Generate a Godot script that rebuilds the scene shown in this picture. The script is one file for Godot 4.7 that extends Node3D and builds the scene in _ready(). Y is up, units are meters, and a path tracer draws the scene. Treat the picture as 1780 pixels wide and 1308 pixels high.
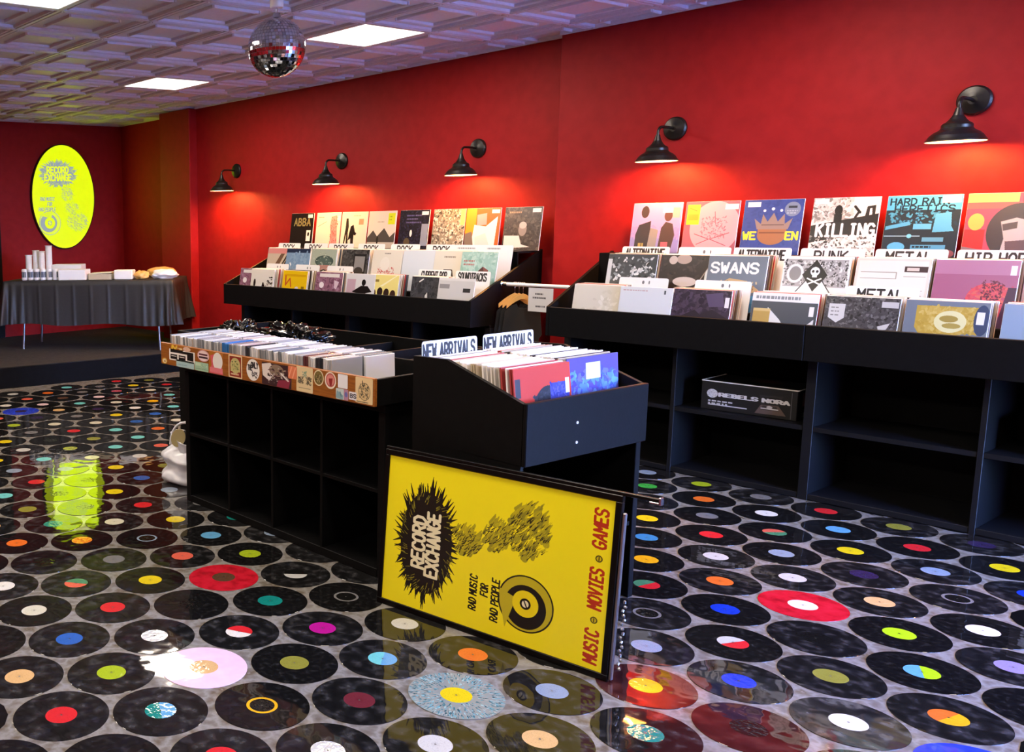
extends Node3D

# ---------------------------------------------------------------- state
var rng := RandomNumberGenerator.new()
var counts := {}
var M := {}
const CAM := Vector3(0, 1.5233, 0)
const YAW := 0.979391
const PITCH := -0.151725
const ROLL := -0.01962
const FOCAL := 1622.48
const CEIL := 2.745
# vinyl lattice on the floor: start, step along a row, step to the next row
const L0 := Vector3(-2.45856, 0, -4.48429)
const LA := Vector3(0.1603, 0, -0.27246)
const LB := Vector3(0.15581, 0, 0.27505)

func _ready():
	rng.seed = 4711
	camera_and_light()
	materials()
	shell()
	floor_records()
	ceiling_tiles()
	lamps()
	racks()
	island()
	arrivals_bin()
	leaning_sign()
	clothes()
	corner_table()
	small_things()

# ---------------------------------------------------------------- camera, sky, large lights
func camera_and_light():
	var cam := Camera3D.new()
	cam.name = "camera"
	cam.projection = Camera3D.PROJECTION_FRUSTUM
	cam.near = 0.05
	cam.far = 60.0
	cam.size = 1308.0 / FOCAL * 0.05
	cam.frustum_offset = Vector2(579.92, -18.0) / FOCAL * 0.05
	cam.position = CAM
	cam.rotation = Vector3(PITCH, YAW, ROLL)
	add_child(cam)
	cam.current = true
	var e := Environment.new()
	e.background_mode = Environment.BG_SKY
	var sky := Sky.new()
	var pm := ProceduralSkyMaterial.new()
	pm.sky_top_color = Color(0.4, 0.56, 0.98)
	pm.sky_horizon_color = Color(0.68, 0.81, 1.0)
	pm.ground_horizon_color = Color(0.55, 0.6, 0.68)
	pm.ground_bottom_color = Color(0.3, 0.31, 0.33)
	pm.sky_energy_multiplier = 7.5
	pm.ground_energy_multiplier = 3.0
	sky.sky_material = pm
	e.sky = sky
	e.tonemap_mode = Environment.TONE_MAPPER_LINEAR
	e.tonemap_exposure = 1.05
	e.sdfgi_enabled = true
	e.ssao_enabled = true
	e.ssil_enabled = true
	var we := WorldEnvironment.new()
	we.name = "world"
	we.environment = e
	add_child(we)

# ---------------------------------------------------------------- naming helpers
func numbered(n: String) -> String:
	var k: int = counts.get(n, 0)
	counts[n] = k + 1
	return n if k == 0 else "%s_%03d" % [n, k]

func tag(o, label := "", category := "", group := "", kind := ""):
	if label: o.set_meta("label", label)
	if category: o.set_meta("category", category)
	if group: o.set_meta("group", group)
	if kind: o.set_meta("kind", kind)
	return o

func thing(called: String, label: String, category: String, at := Vector3.ZERO, turn := 0.0, group := "") -> Node3D:
	var o := Node3D.new()
	o.name = numbered(called)
	o.position = at
	o.rotation.y = turn
	add_child(o)
	tag(o, label, category, group)
	return o

func mesh_of(x) -> Mesh:
	return x.commit() if x is SurfaceTool else x

func part(called: String, shape, mat, parent: Node3D, at := Vector3.ZERO) -> MeshInstance3D:
	var o := MeshInstance3D.new()
	o.name = called
	o.mesh = mesh_of(shape)
	if mat: o.material_override = mat
	o.position = at
	parent.add_child(o, true)
	return o

func solo(called: String, label: String, category: String, shape, mat, at := Vector3.ZERO, group := "", turn := 0.0) -> MeshInstance3D:
	var o := MeshInstance3D.new()
	o.name = numbered(called)
	o.mesh = mesh_of(shape)
	if mat: o.material_override = mat
	o.position = at
	o.rotation.y = turn
	add_child(o)
	tag(o, label, category, group)
	return o

func struct(called: String, shape, mat, label := "") -> MeshInstance3D:
	var o := MeshInstance3D.new()
	o.name = numbered(called)
	o.mesh = mesh_of(shape)
	if mat: o.material_override = mat
	add_child(o)
	tag(o, label, "", "", "structure")
	return o

# ---------------------------------------------------------------- geometry helpers
func begin() -> SurfaceTool:
	var st := SurfaceTool.new()
	st.begin(Mesh.PRIMITIVE_TRIANGLES)
	return st

func face(st: SurfaceTool, pts: Array, n: Vector3, uvs: Array = []):
	var turn: bool = (pts[1] - pts[0]).cross(pts[2] - pts[0]).dot(n) > 0
	for k in range(1, pts.size() - 1):
		for q in ([0, k + 1, k] if turn else [0, k, k + 1]):
			st.set_normal(n)
			st.set_uv(uvs[q] if uvs else Vector2.ZERO)
			st.add_vertex(pts[q])

# box with chamfered edges, centre c, size s
func bx(st: SurfaceTool, c: Vector3, s: Vector3, ch := 0.0, b := Basis()):
	var h := s / 2.0
	ch = minf(ch, minf(h.x, minf(h.y, h.z)) * 0.9)
	var v := func(k: int, sg: Vector3) -> Vector3:
		var p := (h - Vector3(ch, ch, ch)) * sg
		p[k] = h[k] * sg[k]
		return c + b * p
	for k in 3:
		var l := (k + 1) % 3
		var m := (k + 2) % 3
		for sk in [-1.0, 1.0]:
			var n := Vector3.ZERO
			n[k] = sk
			var q := []
			for w in [[-1.0, -1.0], [1.0, -1.0], [1.0, 1.0], [-1.0, 1.0]]:
				var sg := Vector3.ZERO
				sg[k] = sk
				sg[l] = w[0]
				sg[m] = w[1]
				q.append(v.call(k, sg))
			face(st, q, b * n, [Vector2(0, 1), Vector2(1, 1), Vector2(1, 0), Vector2(0, 0)])
			if ch > 0.0:
				for sl in [-1.0, 1.0]:
					var n2 := Vector3.ZERO
					n2[k] = sk
					n2[l] = sl
					var a := Vector3.ZERO
					a[k] = sk
					a[l] = sl
					a[m] = -1.0
					var d := a
					d[m] = 1.0
					face(st, [v.call(k, a), v.call(l, a), v.call(l, d), v.call(k, d)], b * n2.normalized())
	if ch > 0.0:
		for x in [-1.0, 1.0]:
			for y in [-1.0, 1.0]:
				for z in [-1.0, 1.0]:
					var sg := Vector3(x, y, z)
					face(st, [v.call(0, sg), v.call(1, sg), v.call(2, sg)], b * sg.normalized())

func box(c: Vector3, s: Vector3, ch := 0.0, b := Basis()) -> SurfaceTool:
	var st := begin()
	bx(st, c, s, ch, b)
	return st

# box given by its two corners
func span(a: Vector3, b: Vector3, ch := 0.002) -> SurfaceTool:
	return box((a + b) / 2.0, (b - a).abs(), ch)

# polygon in the XY plane given thickness along Z; uv from its bounding box into cell
func prism(st: SurfaceTool, pts: PackedVector2Array, z0: float, z1: float, cell := Rect2(0, 0, 1, 1), xf := Transform3D()):
	var lo := pts[0]
	var hi := pts[0]
	for p in pts:
		lo = lo.min(p)
		hi = hi.max(p)
	var tri := Geometry2D.triangulate_polygon(pts)
	for sd in [[z1, 1.0], [z0, -1.0]]:
		for t in range(0, tri.size(), 3):
			var q := []
			var uv := []
			for k in 3:
				var p := pts[tri[t + k]]
				q.append(xf * Vector3(p.x, p.y, sd[0]))
				var r := (p - lo) / (hi - lo)
				uv.append(cell.position + Vector2(r.x, 1.0 - r.y) * cell.size)
			face(st, q, xf.basis * Vector3(0, 0, sd[1]), uv)
	var cw := 1.0 if Geometry2D.is_polygon_clockwise(pts) else -1.0
	for k in pts.size():
		var p := pts[k]
		var r := pts[(k + 1) % pts.size()]
		var e := (r - p).normalized()
		var n := Vector3(-e.y, e.x, 0) * cw
		face(st, [xf * Vector3(p.x, p.y, z0), xf * Vector3(r.x, r.y, z0), xf * Vector3(r.x, r.y, z1), xf * Vector3(p.x, p.y, z1)], xf.basis * n)

func oval(rx: float, ry: float, seg := 32, c := Vector2.ZERO) -> PackedVector2Array:
	var o := PackedVector2Array()
	for k in seg:
		o.append(c + Vector2(cos(TAU * k / seg) * rx, sin(TAU * k / seg) * ry))
	return o

func rect2(w: float, h: float, c := Vector2.ZERO, r := 0.0) -> PackedVector2Array:
	var o := PackedVector2Array()
	if r <= 0.0:
		for q in [[-1, -1], [1, -1], [1, 1], [-1, 1]]:
			o.append(c + Vector2(q[0] * w / 2, q[1] * h / 2))
		return o
	for q in [[1, 1, 0.0], [-1, 1, 0.25], [-1, -1, 0.5], [1, -1, 0.75]]:
		for k in 4:
			var a: float = TAU * (q[2] + k / 12.0)
			o.append(c + Vector2(q[0] * (w / 2 - r) + cos(a) * r, q[1] * (h / 2 - r) + sin(a) * r))
	return o

# turned profile: points (radius, height)
func lathe(st: SurfaceTool, prof: Array, seg := 24, xf := Transform3D()):
	for k in prof.size() - 1:
		var a: Vector2 = prof[k]
		var b: Vector2 = prof[k + 1]
		var d := (b - a).normalized()
		var nn := Vector2(d.y, -d.x)
		for s in seg:
			var t0 := TAU * s / seg
			var t1 := TAU * (s + 1) / seg
			var u0 := Vector3(cos(t0), 0, sin(t0))
			var u1 := Vector3(cos(t1), 0, sin(t1))
			var n0 := xf.basis * (u0 * nn.x + Vector3(0, nn.y, 0))
			var n1 := xf.basis * (u1 * nn.x + Vector3(0, nn.y, 0))
			var q := [xf * (u0 * a.x + Vector3(0, a.y, 0)), xf * (u1 * a.x + Vector3(0, a.y, 0)), xf * (u1 * b.x + Vector3(0, b.y, 0)), xf * (u0 * b.x + Vector3(0, b.y, 0))]
			var ns := [n0, n1, n1, n0]
			var turn: bool = (q[1] - q[0]).cross(q[2] - q[0]).dot(n0) > 0 or (q[2] - q[0]).cross(q[3] - q[0]).dot(n0) > 0
			for i in ([0, 2, 1, 0, 3, 2] if turn else [0, 1, 2, 0, 2, 3]):
				st.set_normal(ns[i])
				st.set_uv(Vector2(float(s) / seg, float(k) / prof.size()))
				st.add_vertex(q[i])

func tube(st: SurfaceTool, pts: Array, r: float, seg := 10):
	var rings := []
	var up := Vector3(0.13, 0.97, 0.21)
	for k in pts.size():
		var d: Vector3 = (pts[mini(k + 1, pts.size() - 1)] - pts[maxi(k - 1, 0)]).normalized()
		if absf(d.dot(up)) > 0.98: up = Vector3(0.9, 0.1, 0.3)
		var x := d.cross(up).normalized()
		var y := d.cross(x).normalized()
		var ring := []
		for s in seg:
			ring.append([pts[k] + (x * cos(TAU * s / seg) + y * sin(TAU * s / seg)) * r, x * cos(TAU * s / seg) + y * sin(TAU * s / seg)])
		rings.append(ring)
	for k in pts.size() - 1:
		for s in seg:
			var s1 := (s + 1) % seg
			var q := [rings[k][s], rings[k][s1], rings[k + 1][s1], rings[k + 1][s]]
			var turn: bool = (q[1][0] - q[0][0]).cross(q[2][0] - q[0][0]).dot(q[0][1]) > 0
			for i in ([0, 2, 1, 0, 3, 2] if turn else [0, 1, 2, 0, 2, 3]):
				st.set_normal(q[i][1])
				st.set_uv(Vector2.ZERO)
				st.add_vertex(q[i][0])
	for e in [0, pts.size() - 1]:
		var q := []
		for s in seg: q.append(rings[e][s][0])
		var d: Vector3 = (pts[0] - pts[1]) if e == 0 else (pts[e] - pts[e - 1])
		face(st, q, d.normalized())

# sheet of points; smooth
func sheet(rows: Array, closed := false) -> SurfaceTool:
	var st := begin()
	st.set_smooth_group(0)
	var w: int = rows[0].size()
	for k in rows.size():
		for s in w:
			st.set_uv(Vector2(float(s) / w, float(k) / rows.size()))
			st.add_vertex(rows[k][s])
	for k in rows.size() - 1:
		for s in (w if closed else w - 1):
			var a := k * w + s
			var b := k * w + (s + 1) % w
			for i in [a, b, b + w, a, b + w, a + w]:
				st.add_index(i)
	st.generate_normals()
	return st

# crumpled closed lump standing on y = 0
func lump(r: Vector3, rough: float, freq: float, seed_: int, seg := 26, flat := false) -> SurfaceTool:
	var nz := FastNoiseLite.new()
	nz.seed = seed_
	nz.frequency = freq
	nz.fractal_octaves = 3
	if flat:
		nz.noise_type = FastNoiseLite.TYPE_CELLULAR
	var rows := []
	for k in seg + 1:
		var t := PI * k / seg
		var row := PackedVector3Array()
		for s in seg * 2:
			var u := TAU * s / (seg * 2)
			var d := Vector3(sin(t) * cos(u), cos(t), sin(t) * sin(u))
			var g := 1.0 + rough * nz.get_noise_3dv(d * 10.0)
			var p := d * r * g
			p.y = maxf(p.y + r.y * 0.8, 0.0)
			row.append(p)
		rows.append(row)
	return sheet(rows, true)

func proj(p: Vector3) -> Vector2:
	var q := Basis.from_euler(Vector3(PITCH, YAW, ROLL)).inverse() * (p - CAM)
	if q.z > -0.1: return Vector2(-9999, -9999)
	return Vector2(310.08 + FOCAL * q.x / -q.z, 636.0 - FOCAL * q.y / -q.z)

# ---------------------------------------------------------------- drawing flat print
var img: Image
var ox := 0
var oy := 0
var cw := 256
var chh := 256
var sc := 2.56

func hx(s: String) -> Color:
	return Color.html(s)

func cell(x: int, y: int, w: int, h: int, unit: float):
	ox = x
	oy = y
	cw = w
	chh = h
	sc = unit

func run(y: int, x0: float, x1: float, c: Color):
	if y < 0 or y >= chh: return
	var a := maxi(0, int(round(x0)))
	var b := mini(cw, int(round(x1)))
	if b > a: img.fill_rect(Rect2i(ox + a, oy + y, b - a, 1), c)

func rct(x: float, y: float, w: float, h: float, c: Color):
	for k in range(int(round(y * sc)), int(round((y + h) * sc))):
		run(k, x * sc, (x + w) * sc, c)

func ell(x: float, y: float, rx: float, ry: float, c: Color):
	for k in range(int((y - ry) * sc), int((y + ry) * sc) + 1):
		var t := (k + 0.5 - y * sc) / (ry * sc)
		if absf(t) < 1.0:
			var w := rx * sc * sqrt(1.0 - t * t)
			run(k, x * sc - w, x * sc + w, c)

func pol(p: Array, c: Color):
	var lo := 1e9
	var hi := -1e9
	for k in range(1, p.size(), 2):
		lo = minf(lo, p[k])
		hi = maxf(hi, p[k])
	var n := p.size() / 2
	for y in range(maxi(0, int(lo * sc)), mini(chh, int(hi * sc) + 1)):
		var yy := (y + 0.5) / sc
		var xs := []
		for k in n:
			var x0: float = p[k * 2]
			var y0: float = p[k * 2 + 1]
			var x1: float = p[((k + 1) % n) * 2]
			var y1: float = p[((k + 1) % n) * 2 + 1]
			if (y0 <= yy) != (y1 <= yy):
				xs.append(x0 + (yy - y0) / (y1 - y0) * (x1 - x0))
		xs.sort()
		for k in range(0, xs.size() - 1, 2):
			run(y, xs[k] * sc, xs[k + 1] * sc, c)

func lin(x0: float, y0: float, x1: float, y1: float, w: float, c: Color, w1 := -1.0):
	if w1 < 0: w1 = w
	var d := Vector2(x1 - x0, y1 - y0)
	if d.length() > 0.001:
		var n := Vector2(-d.y, d.x).normalized() / 2.0
		pol([x0 + n.x * w, y0 + n.y * w, x1 + n.x * w1, y1 + n.y * w1, x1 - n.x * w1, y1 - n.y * w1, x0 - n.x * w, y0 - n.y * w], c)
	ell(x0, y0, w / 2, w / 2, c)
	ell(x1, y1, w1 / 2, w1 / 2, c)

const FONT := {"A": "0 0 2 6 4 0;.8 2 3.2 2", "B": "0 0 0 6 2.5 6 3.6 5 2.5 3.2 0 3.2;2.5 3.2 4 1.7 2.7 0 0 0", "C": "4 5 3 6 1.2 6 0 4.5 0 1.5 1.2 0 3 0 4 1", "D": "0 0 0 6 2.3 6 4 4.3 4 1.7 2.3 0 0 0", "E": "4 6 0 6 0 0 4 0;0 3.1 3 3.1", "F": "4 6 0 6 0 0;0 3.1 3 3.1", "G": "4 5 3 6 1.2 6 0 4.5 0 1.5 1.2 0 3 0 4 1.2 4 2.8 2.4 2.8", "H": "0 0 0 6;4 0 4 6;0 3 4 3", "I": "2 0 2 6;1 6 3 6;1 0 3 0", "J": "3.5 6 3.5 1.4 2.4 0 1 0 0 1.2", "K": "0 0 0 6;4 6 0 2.6;1.3 3.6 4 0", "L": "0 6 0 0 4 0", "M": "0 0 0 6 2 2.5 4 6 4 0", "N": "0 0 0 6 4 0 4 6", "O": "1.2 0 0 1.5 0 4.5 1.2 6 2.8 6 4 4.5 4 1.5 2.8 0 1.2 0", "P": "0 0 0 6 2.7 6 4 4.9 4 3.8 2.7 2.7 0 2.7", "Q": "1.2 0 0 1.5 0 4.5 1.2 6 2.8 6 4 4.5 4 1.5 2.8 0 1.2 0;2.5 1.5 4 0", "R": "0 0 0 6 2.7 6 4 4.9 4 3.8 2.7 2.7 0 2.7;2 2.7 4 0", "S": "4 5 3 6 1 6 0 5 0 4 1 3.2 3 2.8 4 2 4 1 3 0 1 0 0 1", "T": "0 6 4 6;2 6 2 0", "U": "0 6 0 1.3 1.2 0 2.8 0 4 1.3 4 6", "V": "0 6 2 0 4 6", "W": "0 6 1 0 2 4 3 0 4 6", "X": "0 0 4 6;0 6 4 0", "Y": "0 6 2 3 4 6;2 3 2 0", "Z": "0 6 4 6 0 0 4 0"}

# stroke lettering: left x, baseline y, letter height, stroke width, width factor, slant
func txt(s: String, x: float, y: float, h: float, w: float, c: Color, wf := 1.0, slant := 0.0, jit := 0.0):
	var k := h / 6.0
	for ch in s:
		if FONT.has(ch):
			var jy := rng.randf_range(-jit, jit)
			for stroke in FONT[ch].split(";"):
				var v: PackedFloat64Array = stroke.split_floats(" ")
				for q in range(0, v.size() - 2, 2):
					lin(x + (v[q] * wf + v[q + 1] * slant) * k, y + jy - v[q + 1] * k, x + (v[q + 2] * wf + v[q + 3] * slant) * k, y + jy - v[q + 3] * k, w, c)
		x += (5.6 * wf if ch != " " else 3.6 * wf) * k

func spots(n: int, x: float, y: float, w: float, h: float, r0: float, r1: float, cols: Array, flat := 1.0):
	var mean := Color(0, 0, 0)
	for q in cols: mean += hx(q)
	mean = mean / float(cols.size())
	for k in n * 3:
		var r := rng.randf_range(r0, r1) * 0.55
		var px := x + rng.randf() * w
		var py := y + rng.randf() * h
		var c := hx(cols[rng.randi() % cols.size()]).lerp(mean, 0.45 * rng.randf())
		var a := rng.randf() * TAU
		lin(px, py, px + cos(a) * r, py + sin(a) * r * flat, r * 1.1, c, r * rng.randf_range(0.3, 1.0))

# small print that nobody could read at this size
func smallprint(x: float, y: float, w: float, rows: int, gap: float, t: float, c: Color):
	for k in rows:
		var at := x
		var end := x + w * rng.randf_range(0.6, 1.0)
		while at < end:
			var l := rng.randf_range(2, 6)
			rct(at, y + k * gap, minf(l, end - at), t, c)
			at += l + 1.3

func ops(list: Array):
	for o in list:
		match o[0]:
			"r": rct(o[1], o[2], o[3], o[4], hx(o[5]))
			"e": ell(o[1], o[2], o[3], o[4], hx(o[5]))
			"p": pol(o[1], hx(o[2]))
			"l": lin(o[1], o[2], o[3], o[4], o[5], hx(o[6]))
			"t": txt(o[1], o[2], o[3], o[4], o[5], hx(o[6]), o[7] if o.size() > 7 else 1.0)
			"s": spots(o[1], o[2], o[3], o[4], o[5], o[6], o[7], o[8])
			"n": smallprint(o[1], o[2], o[3], o[4], o[5], o[6], hx(o[7]))

# printed sleeves, one list of flat shapes each (units: hundredths of the sleeve)
func sleeves_print() -> Array:
	var white_tag := ["r", 74, 4, 22, 9, "f4f2ee"]
	var a := []
	# 0-7: display row of the long rack by the stage
	a.append([["r", 0, 0, 100, 100, "1d1c1a"], ["t", "ABBA", 16, 36, 20, 4.5, "857c4e"], ["r", 74, 4, 20, 10, "efece6"], ["r", 72, 50, 18, 32, "efece6"], ["e", 81, 62, 4, 6, "2a2a2a"]])
	a.append([["r", 0, 0, 100, 100, "e6dcc8"], ["p", [62, 12, 84, 8, 92, 100, 60, 100, 64, 62, 58, 40], "c98a86"], ["s", 40, 62, 12, 26, 86, 3, 7, ["b97a78", "d9a39c", "a8625f"]], ["l", 8, 40, 42, 26, 1.2, "7c756b"], ["n", 8, 12, 34, 1, 4, 3, "8a8378"], ["r", 88, 10, 8, 14, "f2efe8"]])
	a.append([["r", 0, 0, 100, 100, "e8dfc9"], ["p", [18, 18, 26, 18, 30, 40, 28, 58, 32, 96, 24, 96, 22, 62, 16, 96, 12, 96, 18, 44], "2b2a28"], ["p", [38, 40, 48, 36, 56, 56, 62, 60, 58, 66, 52, 64, 52, 96, 42, 96, 40, 74, 30, 80, 34, 58], "1f1e1d"], ["r", 68, 20, 18, 16, "b09a78"], ["n", 46, 10, 40, 1, 4, 2.5, "c2b394"]])
	a.append([["r", 0, 0, 100, 100, "d9d4c6"], ["p", [0, 72, 20, 52, 36, 68, 60, 46, 82, 70, 100, 56, 100, 84, 0, 84], "4d4b47"], ["r", 0, 84, 100, 16, "b9b5a9"], ["e", 38, 78, 4, 10, "2f2d2b"], ["n", 34, 28, 34, 1, 4, 2.5, "a59f90"], ["r", 72, 6, 24, 30, "cfe02c"], ["n", 76, 14, 14, 2, 8, 3, "99ab20"]])
	a.append([["r", 0, 0, 100, 100, "23222e"], ["s", 120, 0, 0, 100, 100, 3, 9, ["2c2b3a", "1b1a24", "343148", "24222c"]], ["n", 24, 12, 60, 3, 9, 4, "5f5b86"], ["e", 42, 60, 4, 9, "f1efe8"], ["e", 30, 84, 10, 12, "5a4f3a"], ["r", 76, 36, 22, 56, "8b97ab"], white_tag])
	a.append([["r", 0, 0, 100, 100, "8c897c"], ["s", 160, 0, 0, 100, 100, 3, 9, ["d9d6c6", "5c5a52", "b9b6a5", "3c3a36", "efece0", "97947f"]], ["r", 86, 0, 14, 40, "d9d67a"]])
	a.append([["r", 0, 0, 100, 100, "e0662b"], ["r", 0, 0, 30, 60, "e89a2e"], ["p", [26, 40, 60, 44, 92, 20, 88, 100, 20, 100], "e9ecec"], ["p", [32, 16, 60, 12, 62, 40, 34, 42], "8f9aa0"], ["p", [0, 62, 20, 56, 30, 100, 0, 100], "6f6a66"], ["p", [30, 70, 60, 60, 80, 100, 34, 100], "cdd4d8"], white_tag])
	a.append([["r", 0, 0, 100, 100, "4d4640"], ["s", 140, 0, 0, 100, 100, 4, 12, ["5d554d", "3d3732", "6a6158", "4a423b"]], ["p", [4, 66, 44, 66, 52, 86, 76, 92, 4, 96], "e8e4dc"], ["e", 52, 52, 11, 15, "9a8f86"], ["e", 52, 42, 10, 8, "c4bbb2"], ["n", 12, 10, 40, 1, 5, 4, "b08c6a"], white_tag])
	# 8-15: middle row of that rack
	a.append([["r", 0, 0, 100, 100, "c9b8a4"], ["r", 0, 0, 100, 16, "d98e8a"], ["p", [0, 100, 60, 16, 76, 16, 24, 100], "6e5646"], ["p", [30, 100, 84, 20, 100, 20, 100, 60, 72, 100], "3c3632"], ["l", 40, 90, 86, 30, 3, "b8a48e"]])
	a.append([["r", 0, 0, 100, 100, "7f9cb8"], ["r", 0, 0, 100, 12, "27324a"], ["l", 10, 90, 26, 50, 4, "eef2f4"], ["l", 26, 50, 20, 42, 4, "eef2f4"], ["s", 60, 20, 14, 80, 86, 6, 14, ["86a4c0", "7693b0", "8fabc4"]]])
	a.append([["r", 0, 0, 100, 100, "a9b4a2"], ["e", 54, 34, 36, 16, "4a5a54"], ["e", 54, 40, 26, 20, "586a62"], ["r", 32, 44, 46, 20, "b2857a"], ["e", 56, 86, 26, 30, "3a3733"], ["s", 40, 0, 0, 100, 100, 2, 6, ["b4bfae", "9aa796", "c4ccbc"]]])
	a.append([["r", 0, 0, 100, 100, "4a4846"], ["s", 90, 0, 0, 100, 100, 4, 12, ["5a5856", "3c3a38", "64625f", "2f2d2c"]], ["r", 44, 12, 46, 58, "2a2928"], ["r", 49, 18, 36, 40, "8f8d8a"], ["e", 66, 58, 16, 12, "3a3836"]])
	a.append([["r", 0, 0, 100, 100, "e6e0d0"], ["s", 60, 22, 44, 56, 30, 2, 5, ["c2605c", "b8443f", "d88a80", "e6e0d0"]], ["n", 40, 8, 30, 1, 4, 2.5, "8f8a80"], ["e", 44, 36, 16, 18, "ece7da"]])
	a.append([["r", 0, 0, 100, 100, "d5dde6"], ["r", 2, 2, 96, 96, "dbe3ea"]])
	a.append([["r", 0, 0, 100, 100, "e4dfcf"], ["n", 30, 12, 44, 1, 5, 4, "9a8f80"], ["l", 22, 72, 34, 46, 5, "4a423c"], ["l", 34, 46, 56, 46, 5, "4a423c"], ["l", 56, 46, 66, 78, 5, "4a423c"]])
	a.append([["r", 0, 0, 100, 100, "a5ccbe"], ["s", 60, 0, 0, 100, 100, 5, 14, ["b4d8cb", "93bdae", "c3e0d5"]], ["p", [34, 60, 62, 34, 78, 42, 74, 100, 52, 100], "8a5650"], ["p", [34, 60, 62, 34, 66, 44, 44, 66], "5d3f3c"], ["n", 8, 20, 34, 2, 8, 4, "b77c78"]])
	# 16-22: front row of that rack
	a.append([["r", 0, 0, 100, 100, "e7e2d8"], ["e", 18, 40, 5, 12, "2c2724"], ["l", 44, 96, 56, 40, 6, "1c1a19"], ["l", 56, 40, 66, 56, 6, "1c1a19"], ["l", 66, 56, 54, 84, 6, "1c1a19"], ["s", 22, 70, 20, 26, 70, 3, 8, ["3a3633", "8a8378", "1f1d1b"]]])
	a.append([["r", 0, 0, 100, 100, "eec515"], ["r", 6, 10, 88, 6, "d9a80e"], ["l", 12, 16, 14, 40, 5, "c4502e"], ["l", 14, 40, 30, 22, 4, "c4502e"], ["l", 30, 22, 36, 44, 4, "c4502e"], ["e", 50, 80, 30, 30, "a887b0"], ["e", 50, 92, 18, 20, "e8dcd0"], ["r", 78, 42, 12, 16, "8f7416"], ["e", 60, 52, 9, 9, "ddd2e4"]])
	a.append([["r", 0, 0, 100, 100, "8a5f72"], ["s", 130, 0, 0, 100, 100, 5, 14, ["9c7084", "7b5064", "a9839a", "6b4658", "94687c"]], ["e", 24, 34, 9, 8, "f1e9ee"], ["e", 78, 68, 10, 7, "f1e9ee"], ["p", [70, 20, 88, 24, 80, 44, 72, 40], "d9c2cf"], ["r", 14, 4, 74, 9, "e6e1de"]])
	a.append([["r", 0, 0, 100, 100, "dcdcde"], ["r", 4, 14, 30, 40, "c3a6b2"], ["e", 62, 22, 7, 8, "191919"], ["p", [54, 30, 76, 30, 92, 44, 72, 48, 84, 100, 38, 100, 56, 52, 24, 46], "161616"]])
	a.append([["r", 0, 0, 100, 100, "efe08a"], ["r", 6, 12, 30, 6, "8f7d3e"], ["e", 20, 46, 9, 11, "4c342c"], ["e", 42, 42, 9, 11, "2b2020"], ["e", 63, 44, 9, 11, "33251f"], ["e", 84, 47, 9, 11, "3e2a24"], ["r", 10, 58, 20, 42, "b84a44"], ["r", 32, 56, 22, 44, "3e4560"], ["r", 55, 58, 19, 42, "d9d0c0"], ["r", 75, 58, 20, 42, "6b7890"], ["p", [40, 28, 92, 0, 96, 0, 50, 28], "f8f2c4"]])
	a.append([["r", 0, 0, 100, 100, "3b3c40"], ["s", 90, 0, 0, 100, 60, 5, 14, ["44464a", "323337", "4d4f54"]], ["p", [20, 88, 30, 66, 46, 62, 44, 44, 50, 36, 54, 60, 70, 64, 84, 88, 84, 100, 20, 100], "dcdad6"], ["l", 42, 92, 44, 60, 1.5, "77756f"], ["l", 24, 12, 34, 6, 3, "e8e6e2"], ["l", 84, 62, 94, 54, 3, "e8e6e2"]])
	a.append([["r", 0, 0, 100, 100, "d5d4d1"], ["r", 4, 14, 28, 10, "9a9894"], ["r", 70, 22, 20, 9, "3a3a3a"], ["e", 18, 66, 4, 10, "2a2a2a"], ["e", 8, 76, 5, 5, "2a2a2a"], ["e", 28, 76, 6, 5, "3d3d3d"], ["r", 0, 0, 100, 6, "e6e5e2"]])
	# 23-28: display row of the rack with the metal section
	a.append([["r", 0, 0, 100, 60, "c39ad0"], ["r", 0, 60, 100, 40, "8e8ac6"], ["s", 40, 0, 50, 100, 20, 6, 12, ["a992cc", "b094ca", "9b8eca"]], ["e", 26, 18, 8, 12, "3d3230"], ["p", [16, 44, 40, 36, 40, 100, 10, 100, 10, 64], "332b2c"], ["e", 74, 26, 8, 11, "5a3c34"], ["p", [62, 50, 70, 38, 84, 42, 90, 64, 84, 100, 58, 100], "4a3833"], ["r", 64, 78, 14, 22, "c9606a"], ["p", [40, 50, 56, 54, 54, 100, 36, 100], "8d8a86"], ["r", 62, 10, 22, 10, "f6f2f4"], ["r", 82, 10, 14, 20, "efa9a0"], ["n", 18, 80, 16, 1, 4, 8, "a08f4a"]])
	a.append([["r", 0, 0, 100, 100, "a8606c"], ["e", 58, 50, 46, 50, "eaa6ae"], ["s", 46, 34, 30, 46, 40, 2, 5, ["c97f8b", "d78f9a", "b96c7a"]], ["l", 22, 62, 50, 72, 1.4, "9c5562"], ["l", 52, 72, 86, 60, 1.4, "9c5562"], ["l", 28, 82, 50, 72, 1.4, "9c5562"], ["l", 52, 72, 82, 84, 1.4, "9c5562"], ["l", 56, 20, 60, 44, 1.4, "b06a78"], ["r", 4, 6, 24, 38, "e0d01c"], ["r", 6, 24, 20, 12, "b3a512"], ["l", 8, 12, 22, 18, 1.6, "8a7f14"], ["r", 74, 6, 24, 10, "f1e4e6"]])
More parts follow.
